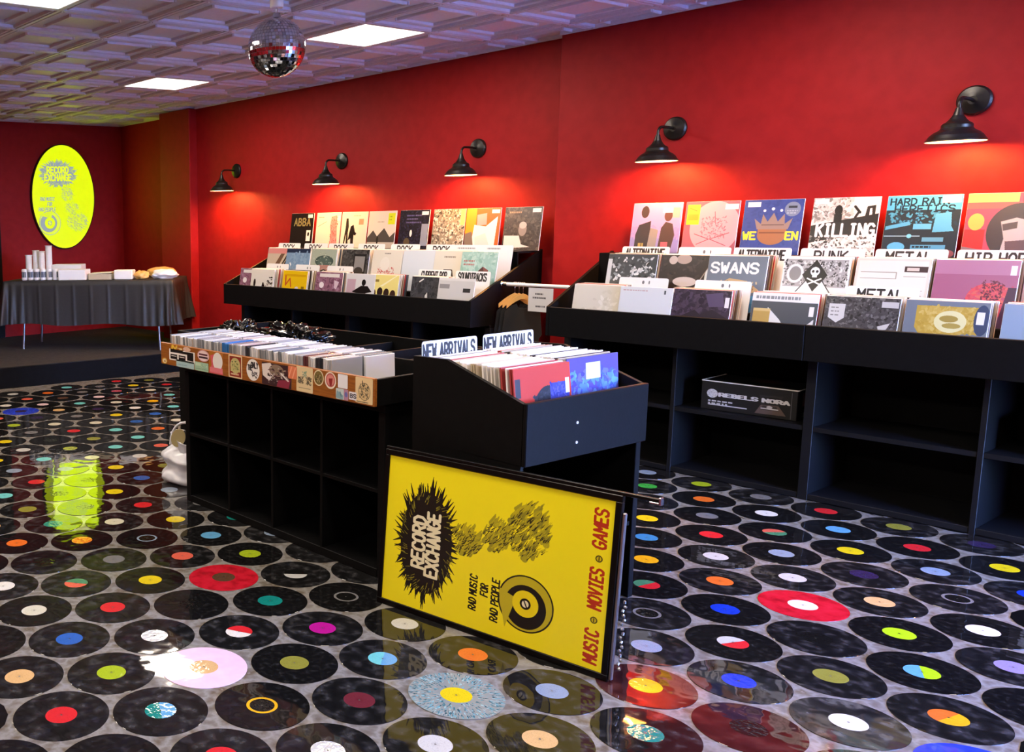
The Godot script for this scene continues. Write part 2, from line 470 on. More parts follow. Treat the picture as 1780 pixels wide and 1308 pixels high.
	a.append([["r", 0, 0, 100, 100, "3a4c94"], ["s", 60, 0, 0, 100, 100, 4, 10, ["3d5099", "36478c"]], ["e", 52, 64, 24, 18, "a8714c"], ["r", 28, 52, 48, 12, "a8714c"], ["l", 32, 60, 72, 60, 3, "7c4f36"], ["p", [26, 54, 20, 34, 32, 44, 34, 26, 43, 40, 52, 24, 60, 40, 70, 26, 72, 44, 84, 34, 78, 54], "9a8278"], ["l", 34, 46, 70, 46, 2, "6d5a55"], ["e", 36, 20, 2.4, 2.6, "dfe4f0"], ["e", 50, 17, 2.8, 2.8, "dfe4f0"], ["e", 64, 20, 2.4, 2.6, "dfe4f0"], ["t", "WE", 4, 72, 13, 3.4, "f2e23a", 1.0], ["t", "EN", 76, 72, 13, 3.4, "f2e23a", 0.9], ["e", 82, 18, 13, 13, "7f8aa0"], ["r", 75, 12, 14, 4, "30343c"], ["n", 73, 20, 18, 2, 4, 2, "aab3c4"], ["r", 6, 4, 22, 9, "f2f0ee"]])
	a.append([["r", 0, 0, 100, 100, "e2dfd8"], ["s", 60, 0, 0, 60, 40, 3, 9, ["c4c1ba", "a5a29b", "d4d1ca", "77756f"]], ["p", [0, 48, 40, 40, 100, 28, 100, 62, 60, 66, 0, 78], "262523"], ["e", 40, 22, 6, 9, "1f1e1c"], ["r", 34, 28, 12, 14, "1f1e1c"], ["l", 64, 16, 72, 26, 4, "24231f"], ["l", 70, 26, 66, 34, 4, "24231f"], ["p", [80, 32, 82, 16, 94, 14, 94, 30, 90, 30, 89, 19, 86, 20, 86, 32], "2a2926"], ["s", 70, 0, 66, 100, 34, 2, 7, ["2c2b28", "8f8c85", "efece6", "4a4844", "d6d3cc"]], ["t", "KILLING", 10, 66, 20, 4.2, "f6f4ef", 0.68], ["l", 76, 74, 90, 72, 4, "f2f0ea"], ["l", 76, 84, 90, 82, 4, "f2f0ea"], ["r", 2, 2, 22, 9, "f2efe8"]])
	a.append([["r", 0, 0, 100, 100, "253038"], ["r", 0, 0, 100, 24, "4aa3cf"], ["s", 26, 6, 26, 88, 20, 3, 8, ["3c87ac", "4596bc", "1f2a31"]], ["t", "HARD RAIN", 5, 15, 10, 2.2, "1c2c38", 1.0], ["t", "HERETICS", 12, 27, 10, 2.2, "1c2c38", 1.1], ["p", [2, 50, 34, 42, 36, 48, 2, 56], "4f9fc6"], ["r", 40, 46, 24, 9, "55a5cc"], ["p", [68, 30, 88, 28, 90, 50, 94, 58, 66, 60], "4f9fc6"], ["l", 2, 66, 50, 66, 1.5, "8fb8cc"], ["e", 36, 66, 3.4, 3.4, "6fc0dc"], ["r", 54, 68, 28, 7, "5794b0"], ["e", 20, 84, 12, 8, "58aad2"], ["r", 40, 80, 46, 8, "4f93b5"], ["n", 42, 82, 40, 1, 4, 3, "253038"], ["r", 74, 2, 24, 11, "f0eeea"], ["e", 90, 94, 8, 6, "7a4a52"]])
	a.append([["r", 0, 0, 100, 100, "a84a5c"], ["r", 0, 0, 62, 14, "e8b460"], ["r", 0, 14, 100, 10, "c65a56"], ["e", 66, 60, 38, 44, "3d3b3c"], ["p", [44, 44, 62, 38, 76, 42, 96, 36, 100, 70, 92, 100, 46, 100, 50, 70], "a9a5a2"], ["p", [46, 48, 64, 44, 64, 54, 48, 58], "4b4849"], ["p", [76, 48, 98, 44, 98, 54, 78, 58], "4b4849"], ["p", [52, 74, 96, 70, 100, 88, 54, 90], "5b4b4e"], ["r", 0, 56, 26, 30, "cf3434"], ["e", 14, 44, 10, 13, "e8a552"], ["p", [0, 82, 28, 88, 30, 100, 0, 100], "7a6a70"]])
	# 29-34: its middle row
	a.append([["r", 0, 0, 100, 100, "3c4144"], ["s", 70, 4, 8, 92, 90, 3, 10, ["e6e8e8", "2b2f32", "8f979b", "f2f3f3", "454b4e", "1e2123"]], ["l", 30, 62, 66, 50, 3, "f0f0f0"], ["e", 56, 78, 24, 14, "dfe2e2"], ["l", 38, 72, 72, 74, 3, "4a4f52"], ["r", 0, 10, 9, 90, "d4d8d8"]])
	a.append([["r", 0, 0, 100, 100, "332a28"], ["s", 50, 0, 0, 100, 100, 4, 10, ["3d3330", "2a2220", "463a36"]], ["e", 44, 8, 14, 9, "b8a094"], ["e", 24, 10, 8, 8, "cdb9ae"], ["e", 50, 50, 22, 9, "d2c4ba"], ["e", 46, 66, 16, 7, "c4b4a8"], ["l", 70, 60, 96, 12, 2, "a08f86"], ["e", 92, 40, 7, 16, "dfe6e8"]])
	a.append([["r", 0, 0, 100, 100, "6f7a85"], ["t", "SWANS", 7, 30, 17, 4, "f2f0ea", 1.05], ["p", [16, 56, 40, 40, 70, 44, 92, 60, 70, 70, 34, 66], "c9a878"], ["r", 0, 70, 100, 30, "4b8fb5"], ["p", [0, 60, 34, 62, 60, 74, 100, 68, 100, 84, 0, 84], "5a9fc0"], ["e", 52, 84, 24, 9, "46464c"], ["s", 24, 20, 44, 70, 24, 2, 6, ["3c5a48", "d4bb90", "a8794c"]]])
	a.append([["r", 0, 0, 100, 100, "eceae6"], ["r", 3, 4, 94, 46, "a9a6a2"], ["s", 130, 3, 6, 94, 42, 2, 5, ["4a4846", "dedbd6", "7d7a76", "2f2d2c", "f0eeea"]], ["e", 20, 28, 13, 16, "e8e6e2"], ["e", 20, 28, 9, 12, "8a8884"], ["p", [50, 22, 100, 92, 0, 92], "f2f0ec"], ["l", 50, 22, 98, 92, 1.4, "2a2a2a"], ["l", 50, 22, 2, 92, 1.4, "2a2a2a"], ["p", [50, 4, 69, 30, 50, 58, 31, 30], "1c1b1b"], ["e", 50, 24, 7, 7.5, "f2f0ec"], ["r", 46.5, 30, 7, 4, "f2f0ec"], ["e", 47, 24, 2, 2.2, "1c1b1b"], ["e", 53, 24, 2, 2.2, "1c1b1b"], ["l", 40, 36, 60, 46, 2.4, "f2f0ec"], ["l", 60, 36, 40, 46, 2.4, "f2f0ec"], ["t", "OBLITERATIONS", 12, 84, 7, 1.3, "55524f", 1.02]])
	a.append([["r", 0, 0, 100, 100, "ded8c6"], ["r", 4, 4, 92, 92, "e9e4d4"], ["l", 8, 22, 56, 22, 1, "9a9484"], ["l", 8, 32, 56, 32, 1, "9a9484"], ["l", 56, 22, 56, 32, 1, "9a9484"], ["l", 8, 50, 92, 50, 1, "9a9484"], ["l", 8, 58, 92, 58, 1, "9a9484"], ["r", 66, 12, 30, 9, "4b3a38"], ["r", 69, 14, 16, 5, "d8c8b8"], ["l", 66, 28, 94, 28, 0.8, "9a9484"]])
	a.append([["r", 0, 0, 100, 100, "a4617c"], ["r", 0, 0, 100, 22, "b57892"], ["e", 70, 60, 28, 26, "d9525a"], ["s", 60, 46, 40, 50, 44, 3, 8, ["cf5660", "c24a58", "d9705e", "b5506a"]], ["s", 50, 60, 30, 24, 34, 1, 4, ["5a3040", "7a3a46"]], ["p", [0, 72, 18, 60, 30, 70, 42, 58, 56, 78, 62, 100, 0, 100], "5c3a58"], ["p", [90, 40, 100, 40, 100, 100, 82, 100], "4a3346"], ["r", 90, 8, 7, 14, "f2eef0"]])
	# 35-41: its front row
	a.append([["r", 0, 0, 100, 100, "dedacb"], ["p", [8, 52, 30, 62, 26, 100, 6, 100], "cc7660"], ["s", 18, 10, 10, 80, 80, 5, 12, ["e8e4d6", "d2cebd", "eeebe0"]]])
	a.append([["r", 0, 0, 100, 100, "dde4ea"], ["n", 6, 6, 50, 1, 4, 2, "c4a8ac"], ["r", 84, 5, 3, 7, "4a525a"]])
	a.append([["r", 0, 0, 100, 100, "3b3040"], ["s", 100, 0, 0, 100, 100, 5, 14, ["453848", "332838", "51425a", "2a2130"]], ["e", 50, 20, 5, 6, "2a1f30"], ["p", [10, 52, 40, 36, 50, 44, 70, 34, 96, 48, 60, 56, 52, 70, 44, 58], "2b222e"], ["p", [56, 8, 84, 4, 90, 28, 64, 30], "594a68"], ["r", 90, 12, 7, 18, "eeeaf0"]])
	a.append([["r", 0, 0, 100, 100, "4b5157"], ["r", 0, 0, 100, 14, "f0f0ee"], ["n", 6, 5, 84, 1, 5, 5, "8a9094"], ["p", [26, 24, 46, 44, 60, 64, 72, 66, 96, 40, 96, 100, 20, 100], "e4e5e3"], ["e", 60, 70, 8, 8, "f4f4f2"], ["s", 20, 40, 54, 40, 30, 2, 5, ["cfd2d2", "b9bdbe"]], ["r", 4, 26, 26, 46, "bf9f56"], ["r", 4, 26, 26, 5, "d8be80"], ["r", 88, 20, 7, 16, "f2f2f0"]])
	a.append([["r", 0, 0, 100, 100, "4c4a4b"], ["s", 260, 0, 0, 100, 100, 2, 7, ["5c5a5b", "3a3839", "6c6a6a", "474546", "2f2d2e", "7a7877"]], ["p", [6, 12, 28, 12, 28, 34, 18, 42, 6, 34], "d9d8d4"], ["n", 9, 17, 15, 3, 6, 2, "8a8884"], ["e", 72, 60, 5, 9, "e6e4e0"], ["e", 72, 76, 7, 6, "e6e4e0"], ["p", [74, 44, 90, 38, 86, 48, 76, 50], "d0ceca"], ["r", 76, 6, 22, 9, "c9c7c4"]])
	a.append([["r", 0, 0, 100, 100, "77818c"], ["p", [14, 8, 92, 8, 84, 44, 60, 50, 24, 56, 14, 40], "c3a548"], ["s", 60, 20, 10, 66, 36, 4, 9, ["ccb05a", "b89a3e", "d6bd6c"]], ["e", 56, 30, 19, 16, "e8e2ac"], ["e", 54, 26, 11, 5, "a8934a"], ["e", 58, 36, 11, 4, "b09c52"], ["e", 24, 76, 16, 20, "d8dcc4"], ["p", [50, 62, 70, 54, 96, 60, 96, 100, 46, 100], "5f7896"], ["r", 52, 84, 24, 14, "d2c65a"], ["e", 92, 26, 9, 22, "3f4c66"], ["r", 86, 14, 9, 18, "eef0f0"]])
	a.append([["r", 0, 0, 100, 100, "5c86b8"], ["p", [0, 0, 50, 0, 30, 100, 0, 100], "8fa4b8"], ["l", 40, 0, 30, 100, 8, "3f7fd0"], ["l", 34, 60, 90, 64, 3, "cfe0ee"], ["r", 24, 90, 60, 8, "eef2f6"]])
	# 42-43: fronts in the new arrivals bin
	a.append([["r", 0, 0, 100, 100, "d94a3c"], ["r", 2, 12, 9, 22, "4a4a50"], ["e", 58, 78, 34, 54, "35363c"], ["s", 40, 34, 30, 46, 40, 3, 8, ["3d3f46", "2c2d33", "4a4c54"]], ["e", 56, 88, 26, 22, "d9e2ea"], ["r", 62, 22, 34, 36, "4a50a8"], ["s", 30, 62, 22, 32, 34, 2, 6, ["5a5fc0", "3c418c", "6a62b4"]], ["n", 14, 62, 20, 2, 8, 4, "a83a30"], ["r", 90, 18, 7, 18, "eef0f2"]])
	a.append([["r", 0, 0, 100, 100, "6a5cb4"], ["s", 120, 0, 20, 100, 80, 6, 15, ["7f78d0", "5a6cc4", "6b9bd8", "5c50a8", "77aee0"]], ["r", 36, 8, 28, 20, "efeef2"], ["l", 40, 86, 96, 76, 2, "2f2c50"], ["p", [0, 60, 20, 66, 30, 100, 0, 100], "3c3a4a"]])
	# 44-55: divider cards
	for s in ["ROCK", "METAL", "HIP HOP", "PUNK", "ALTERNATIVE", "SOUNDTRACKS", "CURRENT POP", "NEW ARRIVALS"]:
		var wf: float = {4: 1.0, 5: 1.0, 7: 0.85, 11: 0.55, 12: 0.6}.get(s.length(), 0.62)
		var wide: float = 0.0
		for ch in s: wide += (5.6 if ch != " " else 3.6) * wf * 2.4
		a.append([["r", 0, 0, 100, 100, "eef0ee"], ["t", s, 50 - wide / 2, 19, 14.4, 3.0, "17171a", wf]])
	a.append([["r", 0, 0, 100, 100, "eceeee"], ["n", 6, 6, 84, 1, 4, 3, "8d9296"]])
	a.append([["r", 0, 0, 100, 100, "e9ecec"], ["e", 50, 8, 2.4, 3, "6b7074"], ["e", 62, 8, 1.4, 3, "6b7074"]])
	# 54-57: turntable carton front, top, side; paper notice
	a.append([["r", 0, 0, 100, 100, "121214"], ["e", 12, 42, 6, 16, "e6e6e6"], ["s", 14, 7, 30, 10, 24, 1, 2.4, ["8d8d90", "c4c4c6"]], ["n", 8, 66, 34, 2, 9, 5, "d6d6d8"], ["r", 8, 80, 42, 4, "dcdcde"], ["p", [62, 26, 86, 24, 82, 58, 64, 60], "2b2a2c"], ["p", [66, 32, 82, 30, 80, 56, 68, 57], "111113"], ["p", [64, 60, 82, 58, 90, 90, 58, 92], "6a5a54"], ["p", [66, 62, 80, 61, 82, 76, 64, 77], "3c3636"], ["e", 73, 66, 3, 5, "d8d8da"], ["r", 64, 70, 18, 4, "e2e2e4"], ["r", 94, 6, 0.8, 92, "5a5a5e"]])
	a.append([["r", 0, 0, 100, 100, "141316"], ["e", 54, 34, 16, 14, "5a2c2a"], ["r", 26, 48, 44, 6, "4a4640"]])
	a.append([["r", 0, 0, 100, 100, "141316"], ["r", 20, 10, 56, 46, "8a5a5a"], ["r", 30, 66, 20, 8, "dedede"], ["r", 26, 78, 30, 16, "c9c9c9"]])
	a.append([["r", 0, 0, 100, 100, "dcdde0"], ["n", 28, 22, 46, 1, 8, 7, "4a4a52"], ["n", 18, 38, 64, 1, 8, 7, "4a4a52"], ["n", 30, 74, 40, 1, 8, 7, "55555c"]])
	return a

func sticker_print() -> Array:
	return [
		[["r", 0, 0, 100, 100, "a8641c"], ["l", 14, 90, 20, 14, 14, "e6c044"], ["l", 20, 14, 40, 86, 12, "e6c044"], ["l", 40, 86, 52, 14, 12, "e6c044"], ["e", 82, 60, 14, 18, "e0c896"], ["l", 52, 50, 80, 60, 8, "e0c896"]],
		[["r", 0, 0, 100, 100, "dcae3e"], ["e", 50, 50, 34, 34, "efe3c4"], ["e", 54, 54, 16, 18, "b8862a"]],
		[["r", 0, 0, 100, 100, "efe9e0"], ["r", 6, 8, 88, 22, "141414"], ["r", 6, 46, 26, 42, "141414"], ["r", 38, 46, 26, 42, "141414"], ["r", 70, 20, 24, 60, "141414"], ["r", 9, 58, 20, 6, "efe9e0"], ["r", 41, 58, 20, 6, "efe9e0"]],
		[["r", 0, 0, 100, 100, "d8a2a4"], ["e", 50, 50, 42, 42, "ead4d0"], ["r", 16, 32, 68, 14, "5c2c3a"], ["r", 14, 56, 72, 16, "3c2a34"]],
		[["r", 0, 0, 100, 100, "a9c8c8"], ["r", 4, 4, 92, 22, "c9dcd8"], ["n", 10, 60, 80, 1, 10, 14, "86a8b0"]],
		[["r", 0, 0, 100, 100, "9fc4a6"], ["r", 6, 10, 40, 34, "bcd8b8"], ["s", 14, 40, 20, 50, 60, 5, 12, ["86ae90", "c8dcc0"]], ["r", 6, 74, 88, 5, "5c7a64"]],
		[["r", 0, 0, 100, 100, "b06a20"], ["p", [10, 20, 50, 8, 90, 60, 100, 100, 0, 100, 20, 60], "d8606a"], ["e", 62, 42, 34, 40, "e9e6e0"], ["r", 6, 72, 90, 22, "e07c84"]],
		[["r", 0, 0, 100, 100, "e8cfa0"], ["r", 8, 6, 84, 88, "8a2f22"], ["e", 50, 46, 36, 34, "c2b878"], ["r", 16, 46, 68, 26, "c2b878"], ["s", 10, 26, 26, 46, 40, 4, 9, ["6d8a4c", "8f9a58", "54603a"]], ["n", 18, 80, 64, 1, 6, 7, "e8cfa0"]],
		[["r", 0, 0, 100, 100, "eeebe4"], ["t", "THE", 12, 52, 22, 6, "26262a", 0.55], ["t", "ONLY", 36, 40, 24, 6, "26262a", 0.6], ["s", 12, 40, 56, 42, 30, 5, 9, ["55545a", "2c2c30"]]],
		[["r", 0, 0, 100, 100, "3c2428"], ["p", [0, 10, 30, 0, 46, 40, 26, 80, 4, 60], "e4dad4"], ["e", 50, 30, 24, 26, "8a7866"], ["s", 40, 20, 20, 70, 70, 3, 10, ["2a1a1e", "5c2f38", "a49282", "1c1416", "d8cec4"]], ["p", [56, 70, 96, 60, 90, 100, 50, 100], "8c2f44"], ["l", 66, 40, 88, 66, 6, "e2dcd8"]],
		[["r", 0, 0, 100, 100, "e08058"], ["l", 10, 80, 40, 10, 12, "f2a67e"], ["l", 50, 90, 80, 16, 12, "f2a67e"]],
		[["r", 0, 0, 100, 100, "e2cd9c"], ["s", 24, 10, 40, 34, 26, 3, 8, ["3a362c", "6a6450"]], ["s", 22, 60, 38, 30, 30, 3, 8, ["3a362c", "544e3e"]], ["s", 10, 40, 20, 20, 20, 4, 8, ["7d9a84", "8aa48a"]], ["l", 16, 84, 84, 84, 2, "8a8062"]],
		[["r", 0, 0, 100, 100, "ead9ae"], ["e", 50, 50, 42, 42, "7a6a3a"], ["s", 24, 24, 24, 52, 52, 4, 11, ["2a2418", "d9c894", "544726"]]],
		[["r", 0, 0, 100, 100, "efe2cc"], ["e", 50, 48, 40, 40, "b8605a"], ["e", 50, 48, 32, 32, "d88a80"], ["p", [36, 40, 70, 36, 60, 84, 44, 80], "8c2a2a"]],
		[["r", 0, 0, 100, 100, "eceef2"], ["r", 0, 0, 100, 6, "dadde2"]],
		[["r", 0, 0, 100, 100, "c4d4d2"], ["p", [10, 20, 60, 60, 56, 100, 0, 90], "86aab4"], ["r", 64, 0, 36, 100, "b5889e"], ["e", 82, 46, 12, 24, "6f6fae"], ["l", 34, 30, 44, 70, 7, "4f7d88"]],
		[["r", 0, 0, 100, 100, "e6e4ea"], ["t", "BS", 18, 74, 46, 11, "20242f", 1.0]],
		[["r", 0, 0, 100, 100, "e6cc9a"], ["e", 52, 54, 34, 34, "8a7b58"], ["e", 52, 54, 31, 31, "dcc08c"], ["s", 44, 24, 24, 54, 56, 3, 8, ["2b2820", "4a4436", "6c644c", "dcc08c"]], ["l", 40, 14, 46, 36, 4, "2b2820"], ["n", 10, 92, 80, 1, 4, 4, "4a4436"]],
		[["r", 0, 0, 100, 100, "e0b9a0"], ["s", 12, 10, 10, 80, 80, 6, 16, ["d4a58c", "e8c8b2"]]],
	]

func poster_print(w: int, h: int, lit: bool) -> Image:
	var keep := img
	img = Image.create(w, h, false, Image.FORMAT_RGB8)
	img.fill(hx("dcf000") if lit else hx("fbee1c"))
	cell(0, 0, w, h, w / 100.0)
	var ink := hx("8b97a0") if lit else hx("1b1912")
	var mid := hx("c6d83a") if lit else hx("8f8a2a")
	var soft := hx("d2e42c") if lit else hx("c4b822")
	var paper := hx("e2f228") if lit else hx("efe9c0")
	var tall := 100.0 * h / w
	# a dark brush splash behind the name
	var cx := 42.0 if lit else 46.0
	var cy := 41.0 if lit else 31.0
	var rx := 25.0 if lit else 34.0
	var ry := 16.0 if lit else 19.0
	ell(cx, cy, rx, ry, ink)
	for k in 150:
		var a := TAU * k / 150.0 + rng.randf_range(-0.04, 0.04)
		var r1 := rng.randf_range(1.02, 1.34)
		var bend := rng.randf_range(-0.16, 0.16)
		lin(cx + cos(a) * rx * 0.8, cy + sin(a) * ry * 0.8, cx + cos(a + bend) * rx * r1, cy + sin(a + bend) * ry * r1, 2.8, ink, 0.3)
	for k in 110:
		var a := rng.randf() * TAU
		var r := rng.randf_range(0.74, 1.02)
		var p := Vector2(cx + cos(a) * rx * r, cy + sin(a) * ry * r)
		lin(p.x, p.y, p.x + cos(a + 0.5) * 3.2, p.y + sin(a + 0.5) * 3.2, 0.5, mid, 0.2)
	txt("RECORD", cx - 17.5, cy - 1.2, 8.6, 2.0, paper, 0.74, 0.02, 0.4)
	txt("EXCHANGE", cx - 21.5, cy + 9.6, 8.6, 2.0, paper, 0.68, 0.02, 0.4)
	# plain shaded brush shapes below it
	var my := cy + 18.0
	for patch in [[54.0, my + 10.0, 9.0, 10.0, 60], [62.0, my + 30.0, 10.0, 8.0, 50], [70.0, my + 50.0, 17.0, 13.0, 110]]:
		for k in patch[4]:
			var a := rng.randf() * TAU
			var r := sqrt(rng.randf())
			var px: float = patch[0] + cos(a) * r * patch[2]
			var py: float = patch[1] + sin(a) * r * patch[3]
			lin(px, py, px + rng.randf_range(2, 6), py + rng.randf_range(1, 4), rng.randf_range(1.5, 4.0), mid.lerp(soft, rng.randf()), 0.6)
		for k in patch[4] * 2:
			var a := rng.randf() * TAU
			var r := sqrt(rng.randf())
			var px: float = patch[0] + cos(a) * r * patch[2]
			var py: float = patch[1] + sin(a) * r * patch[3]
			lin(px, py, px + rng.randf_range(1, 4), py + rng.randf_range(1, 3), 0.6, ink if k % 2 == 0 else soft, 0.15)
	# record disc
	var dx := 26.0
	var dy := my + 52.0
	ell(dx, dy, 17.5, 17.5, ink)
	ell(dx, dy, 16.6, 16.6, soft if not lit else hx("d6e63a"))
	ell(dx - 2, dy, 13.5, 13.0, ink)
	pol([dx - 18, dy - 12, dx + 6, dy - 18, dx + 2, dy - 6], soft)
	ell(dx, dy, 8.2, 8.2, hx("f2e012") if not lit else hx("dcf000"))
	ell(dx, dy, 3.4, 3.4, ink)
	ell(dx, dy, 2.2, 2.2, paper)
	lin(dx - 2, dy + 1, dx + 2, dy - 1, 0.8, ink)
	# small words
	var ty := my + 20.0
	txt("RAD MUSIC", 12, ty, 4.6, 0.95, ink, 0.62, 0.12)
	txt("FOR", 23, ty + 7.4, 4.6, 0.95, ink, 0.62, 0.12)
	txt("RAD PEOPLE", 9, ty + 14.8, 4.6, 0.95, ink, 0.66, 0.12)
	if not lit:
		var red := hx("b8341c")
		var by := tall - 4.0
		txt("MUSIC", 3.5, by, 7.0, 1.4, red, 0.62, 0.1)
		txt("MOVIES", 35.5, by, 7.0, 1.4, red, 0.62, 0.1)
		txt("GAMES", 71, by, 7.0, 1.4, red, 0.72, 0.1)
		for q in [29.0, 65.0]:
			ell(q, by - 3, 2.0, 2.0, hx("3a3418"))
			ell(q, by - 3, 1.4, 1.4, hx("d6c414"))
			lin(q - 1, by - 3, q + 1, by - 3, 0.5, hx("3a3418"))
	var made := img
	img = keep
	return made

# streaks thrown outwards over a clear pressing
func splatter() -> Image:
	var keep := img
	img = Image.create(512, 512, false, Image.FORMAT_RGB8)
	img.fill(hx("7d8480"))
	cell(0, 0, 512, 512, 5.12)
	for k in 900:
		var a := rng.randf() * TAU
		var r := 14.0 + 34.0 * sqrt(rng.randf())
		var l := rng.randf_range(1.0, 5.0)
		var c := hx(["2c5a66", "1f4650", "5b98a4", "86b0b2", "6d8a8a", "8f9a94", "39707c"][rng.randi() % 7])
		lin(50 + cos(a) * r, 50 + sin(a) * r, 50 + cos(a) * (r + l), 50 + sin(a) * (r + l), rng.randf_range(0.6, 2.0), c, 0.4)
	var made := img
	img = keep
	return made

# ---------------------------------------------------------------- materials
func tex(im: Image) -> ImageTexture:
	return ImageTexture.create_from_image(im)

func noise_tex(freq: float, seed_: int, ramp: Array, size := 512, oct := 4, type := FastNoiseLite.TYPE_SIMPLEX_SMOOTH) -> NoiseTexture2D:
	var n := FastNoiseLite.new()
	n.seed = seed_
	n.frequency = freq
	n.noise_type = type
	n.fractal_octaves = oct
	var t := NoiseTexture2D.new()
	t.width = size
	t.height = size
	t.seamless = true
	t.noise = n
	if ramp:
		var g := Gradient.new()
		var offs := PackedFloat32Array()
		var cols := PackedColorArray()
		for r in ramp:
			offs.append(r[0])
			cols.append(hx(r[1]))
		g.offsets = offs
		g.colors = cols
		t.color_ramp = g
	return t

func plain(name_: String, c: Color, rough := 0.6, metal := 0.0) -> StandardMaterial3D:
	var m := StandardMaterial3D.new()
	m.resource_name = name_
	m.albedo_color = c
	m.roughness = rough
	m.metallic = metal
	M[name_] = m
	return m

func mapped(name_: String, t: Texture2D, scale: float, rough := 0.6, bump: Texture2D = null, relief := 0.0, c := Color.WHITE) -> StandardMaterial3D:
	var m := plain(name_, c, rough)
	m.albedo_texture = t
	m.uv1_triplanar = true
	m.uv1_world_triplanar = true
	m.uv1_scale = Vector3(scale, scale, scale)
	if bump:
		m.heightmap_enabled = true
		m.heightmap_texture = bump
		m.heightmap_scale = relief
	return m

const SPLIT := 64
func materials():
	# print sheets
	img = Image.create(2048, 2048, false, Image.FORMAT_RGB8)
	img.fill(Color(0.8, 0.8, 0.78))
	var list := sleeves_print()
	for k in list.size():
		cell((k % 8) * 256, (k / 8) * 256, 256, 256, 2.56)
		ops(list[k])
		if k == 54: txt("REBELS NORA", 20, 50, 12, 3.2, hx("ececec"), 0.62)
	var sheet_tex := tex(img)
	img = Image.create(640, 512, false, Image.FORMAT_RGB8)
	var sl := sticker_print()
	for k in sl.size():
		cell((k % 5) * 128, (k / 5) * 128, 128, 128, 1.28)
		ops(sl[k])
	var sticker_tex := tex(img)
	var wave := noise_tex(0.012, 5, [], 512, 3)
	var fine := noise_tex(0.09, 6, [], 512, 3)
	var print_ := plain("sleeve_print", hx("e6e6e6"), 0.22)
	print_.albedo_texture = sheet_tex
	print_.heightmap_enabled = false
	var card := plain("card_print", hx("ececec"), 0.55)
	card.albedo_texture = sheet_tex
	var stk := plain("sticker_print", Color.WHITE, 0.4)
	stk.albedo_texture = sticker_tex
	var poster := plain("poster_print", Color.WHITE, 0.3)
	poster.albedo_texture = tex(poster_print(700, 1040, false))
	var lit := plain("sign_print", Color(0.08, 0.09, 0.02), 0.4)
	lit.emission_enabled = true
	lit.emission = Color.WHITE
	lit.emission_operator = BaseMaterial3D.EMISSION_OP_MULTIPLY
	lit.emission_texture = tex(poster_print(512, 756, true))
	lit.emission_energy_multiplier = 1.1
	# room
	mapped("red_paint", noise_tex(0.03, 11, [[0.0, "8c1217"], [0.5, "941519"], [1.0, "9a181c"]]), 0.5, 0.6, fine, 0.02)
	M.red_paint.metallic_specular = 0.3
	mapped("tile_white", noise_tex(0.05, 12, [[0.0, "dad8dc"], [1.0, "e4e2e6"]]), 1.0, 0.5)
	plain("grid_white", hx("dcdade"), 0.45)
	mapped("carpet", noise_tex(0.02, 14, [[0.0, "151314"], [0.45, "22201d"], [0.6, "282521"], [1.0, "191716"]]), 0.7, 0.95, fine, 0.3)
	mapped("riser", noise_tex(0.03, 15, [[0.0, "0a0b0e"], [1.0, "0f1115"]]), 0.8, 0.85, fine, 0.1)
	M.riser.metallic_specular = 0.2
	mapped("concrete", noise_tex(0.018, 16, [[0.0, "59534c"], [0.35, "716e69"], [0.5, "838280"], [0.7, "6e6a63"], [0.85, "5c5347"], [1.0, "959493"]], 1024, 5), 0.55, 0.04, wave, 0.05)
	# records set in the floor
	var dust := noise_tex(0.02, 17, [[0.0, "0e0e0f"], [0.45, "161617"], [0.6, "202022"], [0.75, "303032"], [1.0, "48484a"]], 1024, 5)
	mapped("vinyl", dust, 0.8, 0.03, wave, 0.05)
	var dust2 := noise_tex(0.035, 18, [[0.0, "0c0c0d"], [0.55, "121213"], [0.75, "1f1f20"], [1.0, "3c3c3e"]], 1024, 5)
	mapped("vinyl_clean", dust2, 0.9, 0.03, wave, 0.05)
	mapped("vinyl_scuffed", noise_tex(0.02, 19, [[0.0, "101011"], [0.45, "1b1b1d"], [0.6, "2b2b2c"], [0.75, "444443"], [1.0, "5c5b58"]], 512, 5), 1.1, 0.06, wave, 0.05)
	mapped("vinyl_maroon", noise_tex(0.02, 20, [[0.0, "1c0d0e"], [0.6, "3a1b1b"], [1.0, "52332c"]]), 1.0, 0.03, wave, 0.05)
	mapped("vinyl_red", noise_tex(0.02, 21, [[0.0, "84101c"], [0.5, "b01a2a"], [1.0, "bb2234"]]), 1.2, 0.04, wave, 0.05)
	mapped("vinyl_pink", noise_tex(0.03, 22, [[0.0, "d9b4cc"], [1.0, "e2c0d4"]]), 1.2, 0.04, wave, 0.05)
	mapped("vinyl_blue", noise_tex(0.03, 23, [[0.0, "1a2a9c"], [1.0, "2f45c4"]]), 1.2, 0.04, wave, 0.05)
	var spl := plain("vinyl_splatter", Color.WHITE, 0.04)
	spl.albedo_texture = tex(splatter())
	var lab := mapped("record_label", fine, 6.0, 0.04, wave, 0.05)
	lab.albedo_texture = noise_tex(0.05, 25, [[0.0, "d4d4d4"], [0.4, "ffffff"], [1.0, "ffffff"]])
	lab.vertex_color_use_as_albedo = true
	lab.albedo_color = hx("e6e6e6")
	var stuffm := plain("vinyl_mixed", Color.WHITE, 0.03)
	stuffm.vertex_color_use_as_albedo = true
	# furniture
	mapped("black_wood", noise_tex(0.04, 26, [[0.0, "080809"], [1.0, "0d0d0e"]]), 1.0, 0.5, fine, 0.02)
	M.black_wood.metallic_specular = 0.25
	plain("black_edge", hx("121214"), 0.5)
	M.black_edge.metallic_specular = 0.35
	var oak := mapped("oak_board", noise_tex(0.03, 27, [[0.0, "7d4510"], [0.5, "94561a"], [1.0, "a5641f"]]), 1.0, 0.45)
